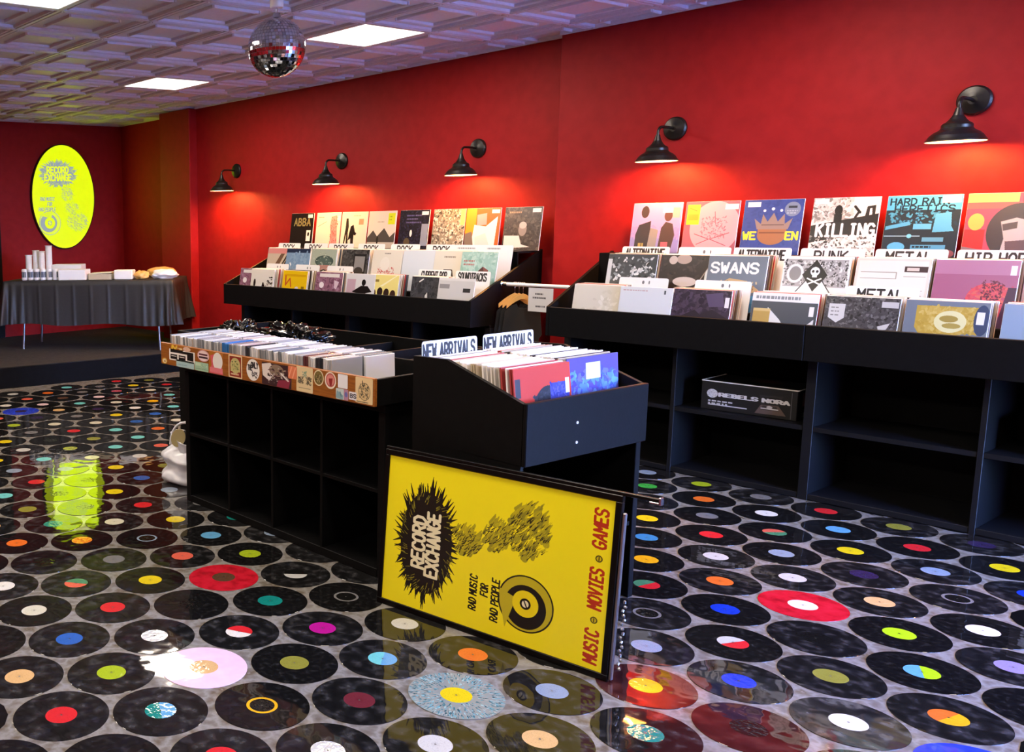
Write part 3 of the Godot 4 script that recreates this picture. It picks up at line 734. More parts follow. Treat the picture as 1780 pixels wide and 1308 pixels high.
	oak.uv1_scale = Vector3(0.6, 6.0, 3.0)
	plain("shade_black", hx("191614"), 0.36, 0.3)
	plain("shade_white", hx("e6dcc6"), 0.5)
	plain("metal_black", hx("101010"), 0.35, 0.6)
	plain("aluminium", hx("b9bcc2"), 0.25, 1.0)
	plain("galvanised", hx("9a9c9e"), 0.35, 0.9)
	plain("mirror", hx("dfe3ea"), 0.04, 1.0)
	plain("white_plastic", hx("e6e5e4"), 0.35)
	plain("white_paper", hx("e9e7e2"), 0.7)
	plain("cream_paper", hx("d8cdb4"), 0.7)
	plain("bag_white", hx("dcdfe6"), 0.3)
	plain("bag_black", hx("0d0d0e"), 0.12)
	plain("cloth_black", hx("18181a"), 0.9)
	mapped("table_cloth", noise_tex(0.04, 28, [[0.0, "1b1b1d"], [1.0, "262628"]]), 1.5, 0.55)
	plain("hanger_wood", hx("d8ab62"), 0.45)
	plain("gold_disc", hx("c9bb84"), 0.5)
	plain("dark_case", hx("1b1b1e"), 0.3)
	plain("bulb", Color(1, 0.85, 0.65), 0.5)
	M.bulb.emission_enabled = true
	M.bulb.emission = Color(1.0, 0.78, 0.5)
	M.bulb.emission_energy_multiplier = 6.0
	plain("panel_glow", Color(0.9, 0.9, 0.9), 0.5)
	M.panel_glow.emission_enabled = true
	M.panel_glow.emission = Color(1.0, 0.98, 0.96)
	M.panel_glow.emission_energy_multiplier = 3.0
	var gl := plain("window_glass", Color(0.9, 0.95, 1.0, 0.06), 0.02)
	gl.transparency = BaseMaterial3D.TRANSPARENCY_ALPHA
	plain("pavement", hx("807e7a"), 0.9)
	plain("screw", hx("e8e8e8"), 0.3)
	for k in ["b8b2a6", "d9d6ce", "8c8478", "c9bfae", "efede8", "6b5a4c", "a83a3a", "3d4a5c", "e2ddd0", "241f1e", "bcae92", "cfcac0"]:
		plain("edge_" + k, hx(k), 0.5)
	for k in ["d4d5d6", "bfc1c3", "9a9da0", "c4c6c7", "83878b", "dfe0e0", "6c7278", "2f6fb0", "33343a", "b0a69d", "a8aaac", "5a3436"]:
		plain("case_" + k, hx(k), 0.25)

# ---------------------------------------------------------------- room shell
func shell():
	struct("wall_long", span(Vector3(-9.0, 0, -6.3), Vector3(-4.03, CEIL + 0.1, -6.02), 0.0), M.red_paint, "long red painted wall with the sconces")
	struct("wall_right", span(Vector3(-4.03, 0, -6.3), Vector3(2.2, CEIL + 0.1, -5.92), 0.004), M.red_paint, "red wall section standing slightly proud")
	struct("wall_recess", span(Vector3(-10.7, 0, -6.5), Vector3(-9.0, CEIL + 0.1, -6.22), 0.0), M.red_paint, "red wall in the corner recess")
	struct("trim_1", span(Vector3(-9.11, 0, -6.4), Vector3(-8.52, CEIL, -5.92), 0.006), M.red_paint, "red painted pilaster between recess and long wall")
	struct("wall_back", span(Vector3(-10.7, 0, -6.5), Vector3(-10.47, CEIL + 0.1, 3.0), 0.0), M.red_paint, "red back wall with the oval sign")
	struct("wall_near", span(Vector3(-10.7, 0, 2.8), Vector3(2.2, CEIL + 0.1, 3.0), 0.0), M.red_paint, "red wall behind the camera")
	# shop front with real openings
	var st := begin()
	bx(st, Vector3(2.1, 0.09, -4.7), Vector3(0.2, 0.18, 2.0))
	bx(st, Vector3(2.1, 2.66, -4.7), Vector3(0.2, 0.37, 2.0))
	bx(st, Vector3(2.1, 1.33, -5.8), Vector3(0.2, 2.3, 0.3))
	bx(st, Vector3(2.1, 1.42, -0.4), Vector3(0.2, 2.85, 6.6))
	struct("wall_front", st, M.red_paint, "shop front wall with a tall shop window")
	var k := 0
	for z in [-4.675]:
		k += 1
		var w := 1.95
		var o := Node3D.new()
		o.name = "window_%d" % k
		o.position = Vector3(2.1, 1.325, z)
		add_child(o)
		tag(o, "", "", "", "structure")
		part("pane", box(Vector3.ZERO, Vector3(0.008, 2.19, w - 0.1)), M.window_glass, o)
		for s in [-1, 1]:
			part("window_frame", box(Vector3(0, 0, s * (w / 2 - 0.03)), Vector3(0.08, 2.29, 0.06), 0.004), M.metal_black, o)
			part("window_frame", box(Vector3(0, s * 1.115, 0), Vector3(0.08, 0.06, w - 0.12), 0.004), M.metal_black, o)
	struct("pavement", span(Vector3(2.2, -0.2, -12), Vector3(14, -0.02, 9), 0.0), M.pavement, "pavement outside the shop windows")
	struct("ceiling", span(Vector3(-10.7, CEIL + 0.034, -6.5), Vector3(2.2, CEIL + 0.2, 3.0), 0.0), M.tile_white, "ceiling of embossed square tiles")
	for q in [["trim_2", Vector3(-8.52, CEIL - 0.004, -6.02), Vector3(-4.03, CEIL + 0.02, -5.995)], ["trim_3", Vector3(-4.03, CEIL - 0.004, -5.92), Vector3(2.0, CEIL + 0.02, -5.895)], ["trim_4", Vector3(-10.47, CEIL - 0.004, -6.195), Vector3(-10.445, CEIL + 0.02, 2.8)], ["trim_5", Vector3(-10.445, CEIL - 0.004, -6.22), Vector3(-9.11, CEIL + 0.02, -6.195)]]:
		struct(q[0], span(q[1], q[2], 0.002), M.grid_white, "white metal angle where ceiling meets the red wall")
	# raised carpeted stage
	var stage := begin()
	var xf := Transform3D(Basis(Vector3(1, 0, 0), Vector3(0, 0, -1), Vector3(0, 1, 0)), Vector3.ZERO)
	prism(stage, PackedVector2Array([Vector2(-10.47, 6.22), Vector2(-9.11, 6.22), Vector2(-9.11, 5.92), Vector2(-8.52, 5.92), Vector2(-8.52, 6.02), Vector2(-7.87, 6.02), Vector2(-8.97, -2.8), Vector2(-10.47, -2.8)]), 0.0, 0.2, Rect2(0, 0, 1, 1), xf)
	var so := struct("floor_stage", stage, M.carpet, "low stage covered with dark carpet")
	var a := Vector3(-7.86, 0, -6.02)
	var b := Vector3(-8.965, 0, 2.8)
	var d := (b - a).normalized()
	var bs := Basis(d, Vector3.UP, d.cross(Vector3.UP))
	part("riser", box((a + b) / 2 + Vector3(0.012, 0.098, 0), Vector3((b - a).length(), 0.196, 0.02), 0.002, bs), M.riser, so)
	# black door at the end of the back wall
	var dr := Node3D.new()
	dr.name = "door_1"
	dr.position = Vector3(-10.47, 0.2, -4.0)
	add_child(dr)
	tag(dr, "black door at the end of the back wall", "", "", "structure")
	part("door_leaf", span(Vector3(0.002, 0.01, -0.45), Vector3(0.045, 2.03, 0.45), 0.004), M.black_wood, dr)
	for s in [-1, 1]:
		part("door_jamb", span(Vector3(0.002, 0, s * 0.46 - 0.04), Vector3(0.06, 2.1, s * 0.46 + 0.04), 0.004), M.black_wood, dr)
	part("door_head", span(Vector3(0.002, 2.04, -0.42), Vector3(0.06, 2.12, 0.42), 0.004), M.black_wood, dr)
	var h := begin()
	lathe(h, [Vector2(0, 0.06), Vector2(0.028, 0.05), Vector2(0.03, 0.03), Vector2(0.012, 0.015), Vector2(0.012, 0)], 16, Transform3D(Basis(Vector3.BACK, -PI / 2), Vector3(0.045, 1.0, 0.36)))
	part("door_knob", h, M.aluminium, dr)

# ---------------------------------------------------------------- records under the clear floor
const LABELS := {"w": "e4e2da", "lg": "c6c9c6", "g": "77777a", "p": "d2d0ba", "y": "e2cb1e", "oy": "e6b01e", "o": "e2702c", "r": "d32d34", "s": "dd6552", "pk": "b65466", "pw": "e8ccd4", "b": "2f63b8", "bb": "1f3cc0", "sb": "3f86bc", "lb": "64a8d4", "cy": "74cfd0", "te": "16857c", "tg": "3ea646", "yg": "a5bd28", "ol": "8d8d3c", "t": "d9b27a", "m": "bb1f92", "br": "5c4030", "bg": "8a9cb2", "k": "19191c", "pu": "33284c", "lv": "9288b0", "lm": "aede22", "mr": "6e2c36", "gn": "4c8a66"}
const ROWS := {
	-3: "0:bg", -2: "0:tg 1:yg -9:r", -1: "1:o 2:g 3:w -9:p -8:y", 0: "0:y 1:g 2:w 3:r -7:lb -8:*bg -9:o -10:o", 1: "0:sb 1:r 2:gn/s 3:lb 4:ol -6:yg -7:s -8:g -9:k",
	2: "0:oy 1:lg 2:bg 3:y 4:r 5:pu -5:lg/k -6:RED:br -7:y -8:gn/s -9:w", 3: "0:gn/r 1:o 2:lg 3:pu 4:bg 5:y -4:*g -5:te -6:k -7:r -8:p", 4: "0:*g 1:bb 2:RED:w 3:t 4:*g 5:bb -3:lg -4:m -5:w/r -6:lg -7:b",
	5: "0:bg 1:lg/r 2:k 3:lm 4:w -2:o -3:cy/lb -4:ol -5:PINK:t -6:yg -7:t", 6: "0:MAR:y 1:bb 2:ol 3:lm/lb 4:lv -1:bg -2:SPL:y -3:mr -4:*oy -5:lb/te -6:r", 7: "0:te 1:MAR:k 2:SCF:w 3:oy/o -4:r -3:lg -2:lg -1:t", 8: "3:BLUE:k",
	-15: "-19:lg -16:pk -15:p", -13: "-18:w -17:pw -15:p -14:oy", -12: "-17:BLUE:pu -16:t -14:w", -10: "-16:yg -15:p -14:p -12:p", -9: "-15:g -13:cy -14:r -12:o", -6: "-14:y -13:cy", -7: "-14:lg -11:s -13:ol", -5: "-13:bg -11:y -10:ol", -4: "-12:r -10:b", -14: "-16:pw -17:br", -17: "-17:r -16:ol", -11: "-14:y", -18: "-16:p", -16: "-17:g", -8: "-13:ol",
}

func disc_mesh(r0: float, r1: float, y: float, thick: float, seg: int) -> SurfaceTool:
	var st := begin()
	lathe(st, [Vector2(r1, y - thick), Vector2(r1, y - 0.0004), Vector2(r1 - 0.0006, y), Vector2(r0, y)], seg)
	return st

var label_cache := {}
func label_mesh(spec: String) -> Mesh:
	if label_cache.has(spec): return label_cache[spec]
	var st := begin()
	var ring := spec.begins_with("*")
	var two := spec.trim_prefix("*").split("/")
	var c0 := hx(LABELS[two[0]]).srgb_to_linear()
	var c1 := hx(LABELS[two[two.size() - 1]]).srgb_to_linear()
	var dark := hx("1a1a1c").srgb_to_linear()
	var turn := float(hash(spec) % 628) / 100.0
	var seg := 28
	for k in seg:
		var t0 := turn + TAU * k / seg
		var t1 := turn + TAU * (k + 1) / seg
		var c := c0 if k < seg / 2 else c1
		for b in [[0.0036, 0.0125, 0.93], [0.0125, 0.040, 1.0], [0.040, 0.0505, 1.0]]:
			var cc: Color = c
			if ring and b[1] < 0.05: cc = dark
			var f: float = b[2]
			st.set_color(Color(cc.r * f, cc.g * f, cc.b * f))
			face(st, [Vector3(cos(t0) * b[0], 0, sin(t0) * b[0]), Vector3(cos(t0) * b[1], 0, sin(t0) * b[1]), Vector3(cos(t1) * b[1], 0, sin(t1) * b[1]), Vector3(cos(t1) * b[0], 0, sin(t1) * b[0])], Vector3.UP)
	label_cache[spec] = st.commit()
	return label_cache[spec]

func floor_records():
	var fl := struct("floor", span(Vector3(-9.2, -0.2, -6.3), Vector3(2.2, 0.0, 3.0), 0.0), M.concrete, "glossy grey floor inlaid with vinyl records")
	var specs := {}
	for j in ROWS:
		for s in ROWS[j].split(" "):
			var at: int = s.find(":")
			specs[Vector2i(s.substr(0, at).to_int(), j)] = s.substr(at + 1)
	var spots := []
	var r2 := RandomNumberGenerator.new()
	r2.seed = 99
	for j in range(-34, 26):
		for i in range(-52, 30):
			var p := L0 + LA * i + LB * j
			if p.x < -9.1 or p.x > 1.85 or p.z < -5.86 or p.z > 2.6: continue
			if p.x < -8.62 - 0.126 * p.z + 0.16: continue
			var seen := proj(p)
			var inside := seen.x > -70 and seen.x < 1850 and seen.y > 560 and seen.y < 1390
			# under a piece of furniture: not worth building
			if p.x > -4.0 and p.x < -2.75 and p.z < -2.98 and p.z > -3.9: continue
			if p.z < -5.6: continue
			spots.append({"i": i, "j": j, "p": p, "in": inside, "d": (p - CAM).length() + (0.0 if inside else 100.0)})
	spots.sort_custom(func(a, b): return a.d < b.d)
	var disc := disc_mesh(0.05, 0.1505, 0.0018, 0.0018, 48).commit()
	var flat := begin()
	for k in 48:
		var q := []
		var uv := []
		for w in [[0.05, 0], [0.1505, 0], [0.1505, 1], [0.05, 1]]:
			var a: float = TAU * (k + w[1]) / 48.0
			q.append(Vector3(cos(a) * w[0], 0.0018, sin(a) * w[0]))
			uv.append(Vector2(0.5, 0.5) + Vector2(cos(a), sin(a)) * w[0] / 0.301)
		face(flat, q, Vector3.UP, uv)
	var disc_uv := flat.commit()
	var random_labels := ["w", "lg", "g", "p", "y", "o", "r", "b", "te", "ol", "t", "bg", "k", "k", "k", "g", "br", "mr", "pu", "cy", "s", "k", "g"]
	var many := begin()
	var n := 0
	for s in spots:
		var spec: String = specs.get(Vector2i(s.i, s.j), random_labels[r2.randi() % random_labels.size()])
		var body: String = ["vinyl", "vinyl", "vinyl_clean", "vinyl_clean"][r2.randi() % 4]
		var word := ""
		if spec.contains(":"):
			var at := spec.find(":")
			var kind := spec.substr(0, at)
			spec = spec.substr(at + 1)
			body = {"RED": "vinyl_red", "PINK": "vinyl_pink", "BLUE": "vinyl_blue", "SPL": "vinyl_splatter", "MAR": "vinyl_maroon", "SCF": "vinyl_scuffed"}[kind]
			word = {"RED": "red vinyl record", "PINK": "pale pink vinyl record", "BLUE": "blue vinyl record", "SPL": "teal splatter vinyl record", "MAR": "dark maroon vinyl record", "SCF": "scuffed grey vinyl record"}[kind]
		var off := Vector3(r2.randf_range(-0.004, 0.004), 0, r2.randf_range(-0.004, 0.004))
		var spin := r2.randf() * TAU
		if s.in and n < 300:
			n += 1
			var o := MeshInstance3D.new()
			o.name = "vinyl_record"
			o.mesh = disc_uv if body == "vinyl_splatter" else disc
			o.material_override = M[body]
			o.position = s.p + off
			o.rotation.y = spin
			fl.add_child(o, true)
			if word: o.set_meta("label", word)
			part("record_label", label_mesh(spec), M.record_label, o, Vector3(0, 0.0017, 0))
		else:
			var lc := hx(LABELS[spec.trim_prefix("*").split("/")[0]]).srgb_to_linear()
			var seg := 16
			for ring in [[0.05, 0.1505, Color(0.005, 0.005, 0.0055)], [0.003, 0.05, lc]]:
				many.set_color(ring[2])
				for k in seg:
					var t0 := TAU * k / seg
					var t1 := TAU * (k + 1) / seg
					face(many, [s.p + Vector3(cos(t0) * ring[0], 0.0018, sin(t0) * ring[0]), s.p + Vector3(cos(t0) * ring[1], 0.0018, sin(t0) * ring[1]), s.p + Vector3(cos(t1) * ring[1], 0.0018, sin(t1) * ring[1]), s.p + Vector3(cos(t1) * ring[0], 0.0018, sin(t1) * ring[0])], Vector3.UP)
	var rest := part("far_records", many, M.vinyl_mixed, fl)
	tag(rest, "", "", "", "stuff")
	print("records ", n, " of ", spots.size())

# ---------------------------------------------------------------- ceiling
const PX := -5.025
const PZ := -5.045
const PITCH_T := 0.61
const PANELS_X := [-7.16, -4.72, -2.28, 0.16]
const PANELS_Z := [-4.74, -2.3, 0.14]

func ceiling_tiles():
	var ceil_ := get_node("ceiling")
	var st := begin()
	var w := 0.583
	bx(st, Vector3(0, 0.027, 0), Vector3(w, 0.012, w))
	for turn in 4:
		var b := Basis(Vector3.UP, turn * PI / 2)
		for r in [[0.276, 0.54, 0.019], [0.168, 0.36, 0.017]]:
			bx(st, b * Vector3(0, 0.022 - r[2] / 2, r[0]), Vector3(r[1], r[2] + 0.004, 0.013), 0.003, b)
	var tile := st.commit()
	var nx0 := int(floor((-10.47 - PX) / PITCH_T))
	for i in range(nx0, 8):
		for k in range(-2, 8):
			var c := Vector3(PX + (i + 0.5) * PITCH_T, CEIL, PZ + (k + 0.5) * PITCH_T)
			if c.x - 0.3 < -10.6 or c.z - 0.3 < -6.3: continue
			var skip := false
			for x in PANELS_X:
				for z in PANELS_Z:
					if absf(c.x - x) < 0.2 and absf(c.z - z) < 0.2: skip = true
			if skip: continue
			part("ceiling_tile", tile, M.tile_white, ceil_, c)
	var bar := box(Vector3(0, 0.012, 0), Vector3(0.024, 0.024, 9.2), 0.002).commit()
	var bar2 := box(Vector3(0, 0.0115, 0), Vector3(12.4, 0.023, 0.024), 0.002).commit()
	for i in range(nx0, 12):
		part("grid_bar", bar, M.grid_white, ceil_, Vector3(PX + i * PITCH_T, CEIL, -1.7))
	for k in range(-1, 13):
		part("grid_bar", bar2, M.grid_white, ceil_, Vector3(-4.25, CEIL, PZ + k * PITCH_T))

const PANEL_ENERGY := 3.7
func lamps():
	# square panels in the ceiling grid
	for x in PANELS_X:
		for z in PANELS_Z:
			var seen: String = {Vector2(-7.16, -4.74): "square lit ceiling panel nearest the stage and red wall", Vector2(-4.72, -4.74): "square lit ceiling panel beside the mirror ball", Vector2(-4.72, -2.3): "square lit ceiling panel away from the sconce wall"}.get(Vector2(x, z), "square lit ceiling panel over the shop floor")
			var t := thing("ceiling_panel_light", seen, "ceiling light", Vector3(x, CEIL, z), 0.0, "square ceiling panels")
			var fr := begin()
			for s in [-1, 1]:
				bx(fr, Vector3(s * 0.288, 0.008, 0), Vector3(0.018, 0.016, 0.594), 0.002)
				bx(fr, Vector3(0, 0.008, s * 0.288), Vector3(0.558, 0.016, 0.018), 0.002)
			part("frame", fr, M.grid_white, t)
			part("diffuser", box(Vector3(0, 0.008, 0), Vector3(0.556, 0.008, 0.556)), M.panel_glow, t)
			var l := AreaLight3D.new()
			l.name = "panel_light"
			l.area_size = Vector2(0.55, 0.55)
			l.light_color = Color(1.0, 0.93, 0.85)
			l.light_energy = PANEL_ENERGY
			l.area_normalize_energy = true
			l.shadow_enabled = true
			l.area_range = 20.0
			l.position = Vector3(0, -0.004, 0)
			l.rotation.x = -PI / 2
			t.add_child(l)
	# black barn sconces along the red wall
	var where := ["beside the pilaster", "above the sleeves nearest the stage", "above the soundtrack section", "above the left end of the metal rack", "above the blue metal sleeve", "above the end of the metal rack"]
	var k := 0
	for x in [-7.806, -6.261, -4.776, -3.206, -1.727, -0.23]:
		var wz: float = -6.02 if x < -4.03 else -5.92
		sconce(Vector3(x, 2.045, wz), "black barn shade wall sconce " + where[k])
		k += 1
	# mirror ball
	var b := thing("mirror_ball", "silver mirror ball hanging from the tiled ceiling", "mirror ball", Vector3(-3.899, 2.418, -3.276))
	var r := 0.15
	var mt := begin()
	var rows := 26
	for a in rows:
		var t0 := PI * a / rows
		var t1 := PI * (a + 1) / rows
		var nn := maxi(6, int(round(TAU * sin((t0 + t1) / 2) * rows / PI)))
		for s in nn:
			var u0 := TAU * (s + 0.05) / nn
			var u1 := TAU * (s + 0.95) / nn
			var q := []
			for w in [[t0 + 0.006, u0], [t0 + 0.006, u1], [t1 - 0.006, u1], [t1 - 0.006, u0]]:
				q.append(Vector3(sin(w[0]) * cos(w[1]), cos(w[0]), sin(w[0]) * sin(w[1])) * r)
			var n: Vector3 = (q[0] + q[1] + q[2] + q[3]).normalized()
			n = (n + Vector3(rng.randf_range(-1, 1), rng.randf_range(-1, 1), rng.randf_range(-1, 1)) * 0.035).normalized()
			face(mt, q, n)
	part("mirror_tiles", mt, M.mirror, b)
	var core := begin()
	var prof := []
	for a in 25: prof.append(Vector2(sin(PI * a / 24.0), cos(PI * a / 24.0)) * (r - 0.003))
	lathe(core, prof, 40)
	part("core", core, M.galvanised, b)
	var cap := begin()
	lathe(cap, [Vector2(0.0, 0.172), Vector2(0.018, 0.172), Vector2(0.022, 0.15), Vector2(0.03, 0.142)], 16)
	part("cap", cap, M.aluminium, b)
	var ch := begin()
	tube(ch, [Vector3(0, 0.168, 0), Vector3(0, 0.205, 0)], 0.004, 8)
	part("hanging_wire", ch, M.aluminium, b)
	var mo := begin()
	lathe(mo, [Vector2(0.0, 0.198), Vector2(0.032, 0.198), Vector2(0.035, 0.203), Vector2(0.035, 0.326), Vector2(0.0, 0.326)], 20)
	part("motor", mo, M.white_plastic, b)

func sconce(at: Vector3, label: String):
	var t := thing("wall_sconce", label, "wall lamp", at, 0.0, "black sconces on the red wall")
	var out := Transform3D(Basis(Vector3.RIGHT, PI / 2), Vector3.ZERO)
	var p := begin()
	lathe(p, [Vector2(0.072, 0.0), Vector2(0.072, 0.012), Vector2(0.064, 0.022), Vector2(0.04, 0.028), Vector2(0.02, 0.034), Vector2(0, 0.034)], 32, out)
	part("wall_plate", p, M.shade_black, t)
	var arm := begin()
	var pts := [Vector3(0, 0, 0.03), Vector3(0, 0.004, 0.08), Vector3(0, 0.004, 0.13)]
	for k in 7:
		var a := PI / 2 * k / 6.0
		pts.append(Vector3(0, -0.036 + cos(a) * 0.04, 0.16 + sin(a) * 0.04))
	pts.append(Vector3(0, -0.06, 0.2))
	tube(arm, pts, 0.0085, 12)
	part("arm", arm, M.shade_black, t)
	var zc := 0.2
	var sh := begin()
	var outer := [Vector2(0.012, -0.045), Vector2(0.016, -0.06), Vector2(0.022, -0.08), Vector2(0.034, -0.1), Vector2(0.045, -0.112), Vector2(0.056, -0.118), Vector2(0.062, -0.126), Vector2(0.062, -0.14), Vector2(0.07, -0.15), Vector2(0.088, -0.16), Vector2(0.103, -0.174), Vector2(0.113, -0.19), Vector2(0.12, -0.199), Vector2(0.121, -0.204)]
	lathe(sh, outer, 36, Transform3D(Basis(), Vector3(0, 0, zc)))
	part("shade", sh, M.shade_black, t)
	var inn := begin()
	var inner := []
	for q in outer: inner.append(Vector2(maxf(q.x - 0.004, 0.0), q.y - 0.001))
	inner.append(Vector2(0.121, -0.205))
	inner.reverse()
	lathe(inn, inner, 36, Transform3D(Basis(), Vector3(0, 0, zc)))
	part("shade_lining", inn, M.shade_white, t)
	var bu := begin()
	var prof := []
	for a in 9: prof.append(Vector2(sin(PI * a / 8.0) * 0.026, -0.155 + cos(PI * a / 8.0) * 0.03))
	lathe(bu, prof, 16, Transform3D(Basis(), Vector3(0, 0, zc)))
	part("bulb", bu, M.bulb, t)
	var l := OmniLight3D.new()
	l.name = "bulb_light"
	l.light_color = Color(1.0, 0.66, 0.34)
	l.light_energy = 1.5
	l.light_size = 0.045
	l.omni_range = 12.0
	l.omni_attenuation = 2.0
	l.shadow_enabled = true
	l.position = Vector3(0, -0.155, zc)
	t.add_child(l)

# ---------------------------------------------------------------- record sleeves and cards
func cell_rect(k: int, inset := 0.003) -> Rect2:
	return Rect2((k % 8) * 0.125 + inset * 0.125, (k / 8) * 0.125 + inset * 0.125, 0.125 * (1 - 2 * inset), 0.125 * (1 - 2 * inset))

var sleeve_cache := {}
func sleeve_mesh(k: int, edge: String, t: float, w := 0.315, h := 0.315) -> Mesh:
	var key := "%d %s %.4f %.3f" % [k, edge, t, w]
	if sleeve_cache.has(key): return sleeve_cache[key]
	var st := begin()
	bx(st, Vector3(0, h / 2, -t / 2 - 0.0004), Vector3(w, h, t), 0.0012)
	var m: ArrayMesh = st.commit()
	m.surface_set_material(0, M[edge])
	if k >= 0:
		var f := begin()
		var r := cell_rect(k)
		var q := 0.001
		face(f, [Vector3(-w / 2 + q, q, 0), Vector3(w / 2 - q, q, 0), Vector3(w / 2 - q, h - q, 0), Vector3(-w / 2 + q, h - q, 0)], Vector3.BACK, [r.position + Vector2(0, r.size.y), r.end, r.position + Vector2(r.size.x, 0), r.position])
		f.commit(m)
		m.surface_set_material(1, M.sleeve_print)
	sleeve_cache[key] = m
	return m

func sleeve(k: int, at: Vector3, yaw: float, lean: float, label: String, group: String, edge := "edge_d9d6ce", t := 0.006) -> MeshInstance3D:
	var o := solo("record_sleeve", label, "record sleeve", sleeve_mesh(k, edge, t), null, at, group)
	o.basis = Basis(Vector3.UP, yaw) * Basis(Vector3.RIGHT, -lean)
	return o

var card_cache := {}
func card(k: int, at: Vector3, yaw: float, lean: float, label: String, w := 0.305, h := 0.358) -> MeshInstance3D:
	var key := "%d %.3f" % [k, w]
	if not card_cache.has(key):
		var st := begin()
		prism(st, rect2(w, h, Vector2(0, h / 2), 0.012), -0.0016, 0.0, cell_rect(k))
		card_cache[key] = st.commit()
	var o := solo("divider_card", label, "divider card", card_cache[key], M.card_print, at, "white divider cards")
	o.basis = Basis(Vector3.UP, yaw) * Basis(Vector3.RIGHT, -lean)
	return o

const EDGES := ["edge_b8b2a6", "edge_d9d6ce", "edge_8c8478", "edge_c9bfae", "edge_efede8", "edge_6b5a4c", "edge_a83a3a", "edge_3d4a5c", "edge_e2ddd0", "edge_241f1e", "edge_bcae92", "edge_cfcac0"]
const EDGE_WORDS := {"edge_b8b2a6": "beige", "edge_d9d6ce": "off-white", "edge_8c8478": "taupe", "edge_c9bfae": "sand", "edge_efede8": "white", "edge_6b5a4c": "brown", "edge_a83a3a": "red", "edge_3d4a5c": "slate blue", "edge_e2ddd0": "cream", "edge_241f1e": "black", "edge_bcae92": "khaki", "edge_cfcac0": "pale grey"}

# a file of sleeves behind a front one
func file_of(front: int, x: float, y: float, z: float, lean: float, n: int, label: String, behind: String, group: String):
	sleeve(front, Vector3(x, y, z), 0.0, lean, label, group)
	var at := z - 0.011
	for q in n:
		var e: String = EDGES[rng.randi() % EDGES.size()]
		var o := sleeve(-1, Vector3(x + rng.randf_range(-0.005, 0.005), y + rng.randf_range(0.0, 0.004), at), rng.randf_range(-0.008, 0.008), lean + rng.randf_range(-0.002, 0.005), EDGE_WORDS[e] + behind, group, e, 0.006)
		at -= rng.randf_range(0.0125, 0.0175)

func rack(x0: float, x1: float, posts: Array, wide: Array, label: String) -> Node3D:
	var o := Vector3((x0 + x1) / 2, 0, -5.43)
	var t := thing("record_rack", label, "record rack", o)
	var back := -5.9
	var front := -5.43
	var m: Material = M.black_wood
	for k in posts.size():
		var hw: float = 0.024 if wide[k] else 0.0125
		part("upright", span(Vector3(posts[k] - hw, 0.0, back) - o, Vector3(posts[k] + hw, 0.752, front) - o, 0.002), M.black_edge, t)
	for k in posts.size() - 1:
		var a: float = posts[k] + (0.024 if wide[k] else 0.0125)
		var b: float = posts[k + 1] - (0.024 if wide[k + 1] else 0.0125)
		part("bottom_board", span(Vector3(a, 0.004, back) - o, Vector3(b, 0.034, front - 0.002) - o, 0.002), M.black_edge, t)
		part("shelf", span(Vector3(a, 0.372, back) - o, Vector3(b, 0.398, front - 0.002) - o, 0.002), M.black_edge, t)
		part("back_panel", span(Vector3(a, 0.034, back) - o, Vector3(b, 0.752, back + 0.01) - o, 0.0), m, t)
	part("base_top", span(Vector3(x0, 0.752, back) - o, Vector3(x1, 0.772, front) - o, 0.002), m, t)
	# sloping bin on top
	var wz := -6.0 if x1 < -4.0 else -5.905
	var prof := PackedVector2Array([Vector2(-5.22, 0.772), Vector2(-5.22, 0.955), Vector2(wz, 1.285), Vector2(wz, 0.772)])
	var pts := PackedVector2Array()
	for p in prof: pts.append(Vector2(-p.x, p.y))
	for x in [x0, x1 - 0.02]:
		var st := begin()
		# local x of the prism runs towards -z of the world
		prism(st, pts, 0.0, 0.02, Rect2(0, 0, 1, 1), Transform3D(Basis(Vector3(0, 0, -1), Vector3(0, 1, 0), Vector3(1, 0, 0)), Vector3(x, 0, 0) - o))
		part("bin_side", st, m, t)
	var seam := -2.11 if x1 > -4.0 else -5.6
	part("front_lip", span(Vector3(x0 + 0.02, 0.772, -5.242) - o, Vector3(seam - 0.001, 0.955, -5.22) - o, 0.003), m, t)
	part("front_lip", span(Vector3(seam + 0.001, 0.772, -5.242) - o, Vector3(x1 - 0.02, 0.955, -5.22) - o, 0.003), m, t)
	part("bin_floor", span(Vector3(x0 + 0.02, 0.772, -5.47) - o, Vector3(x1 - 0.02, 0.788, -5.242) - o, 0.0), m, t)
	part("step_riser", span(Vector3(x0 + 0.02, 0.772, -5.482) - o, Vector3(x1 - 0.02, 0.955, -5.47) - o, 0.0), m, t)
	part("step_shelf", span(Vector3(x0 + 0.02, 0.955, -5.74) - o, Vector3(x1 - 0.02, 0.967, -5.47) - o, 0.0), m, t)
	part("step_riser", span(Vector3(x0 + 0.02, 0.967, -5.752) - o, Vector3(x1 - 0.02, 1.262, -5.74) - o, 0.0), m, t)
	part("display_ledge", span(Vector3(x0 + 0.02, 1.262, wz) - o, Vector3(x1 - 0.02, 1.276, -5.74) - o, 0.0), m, t)
	return t

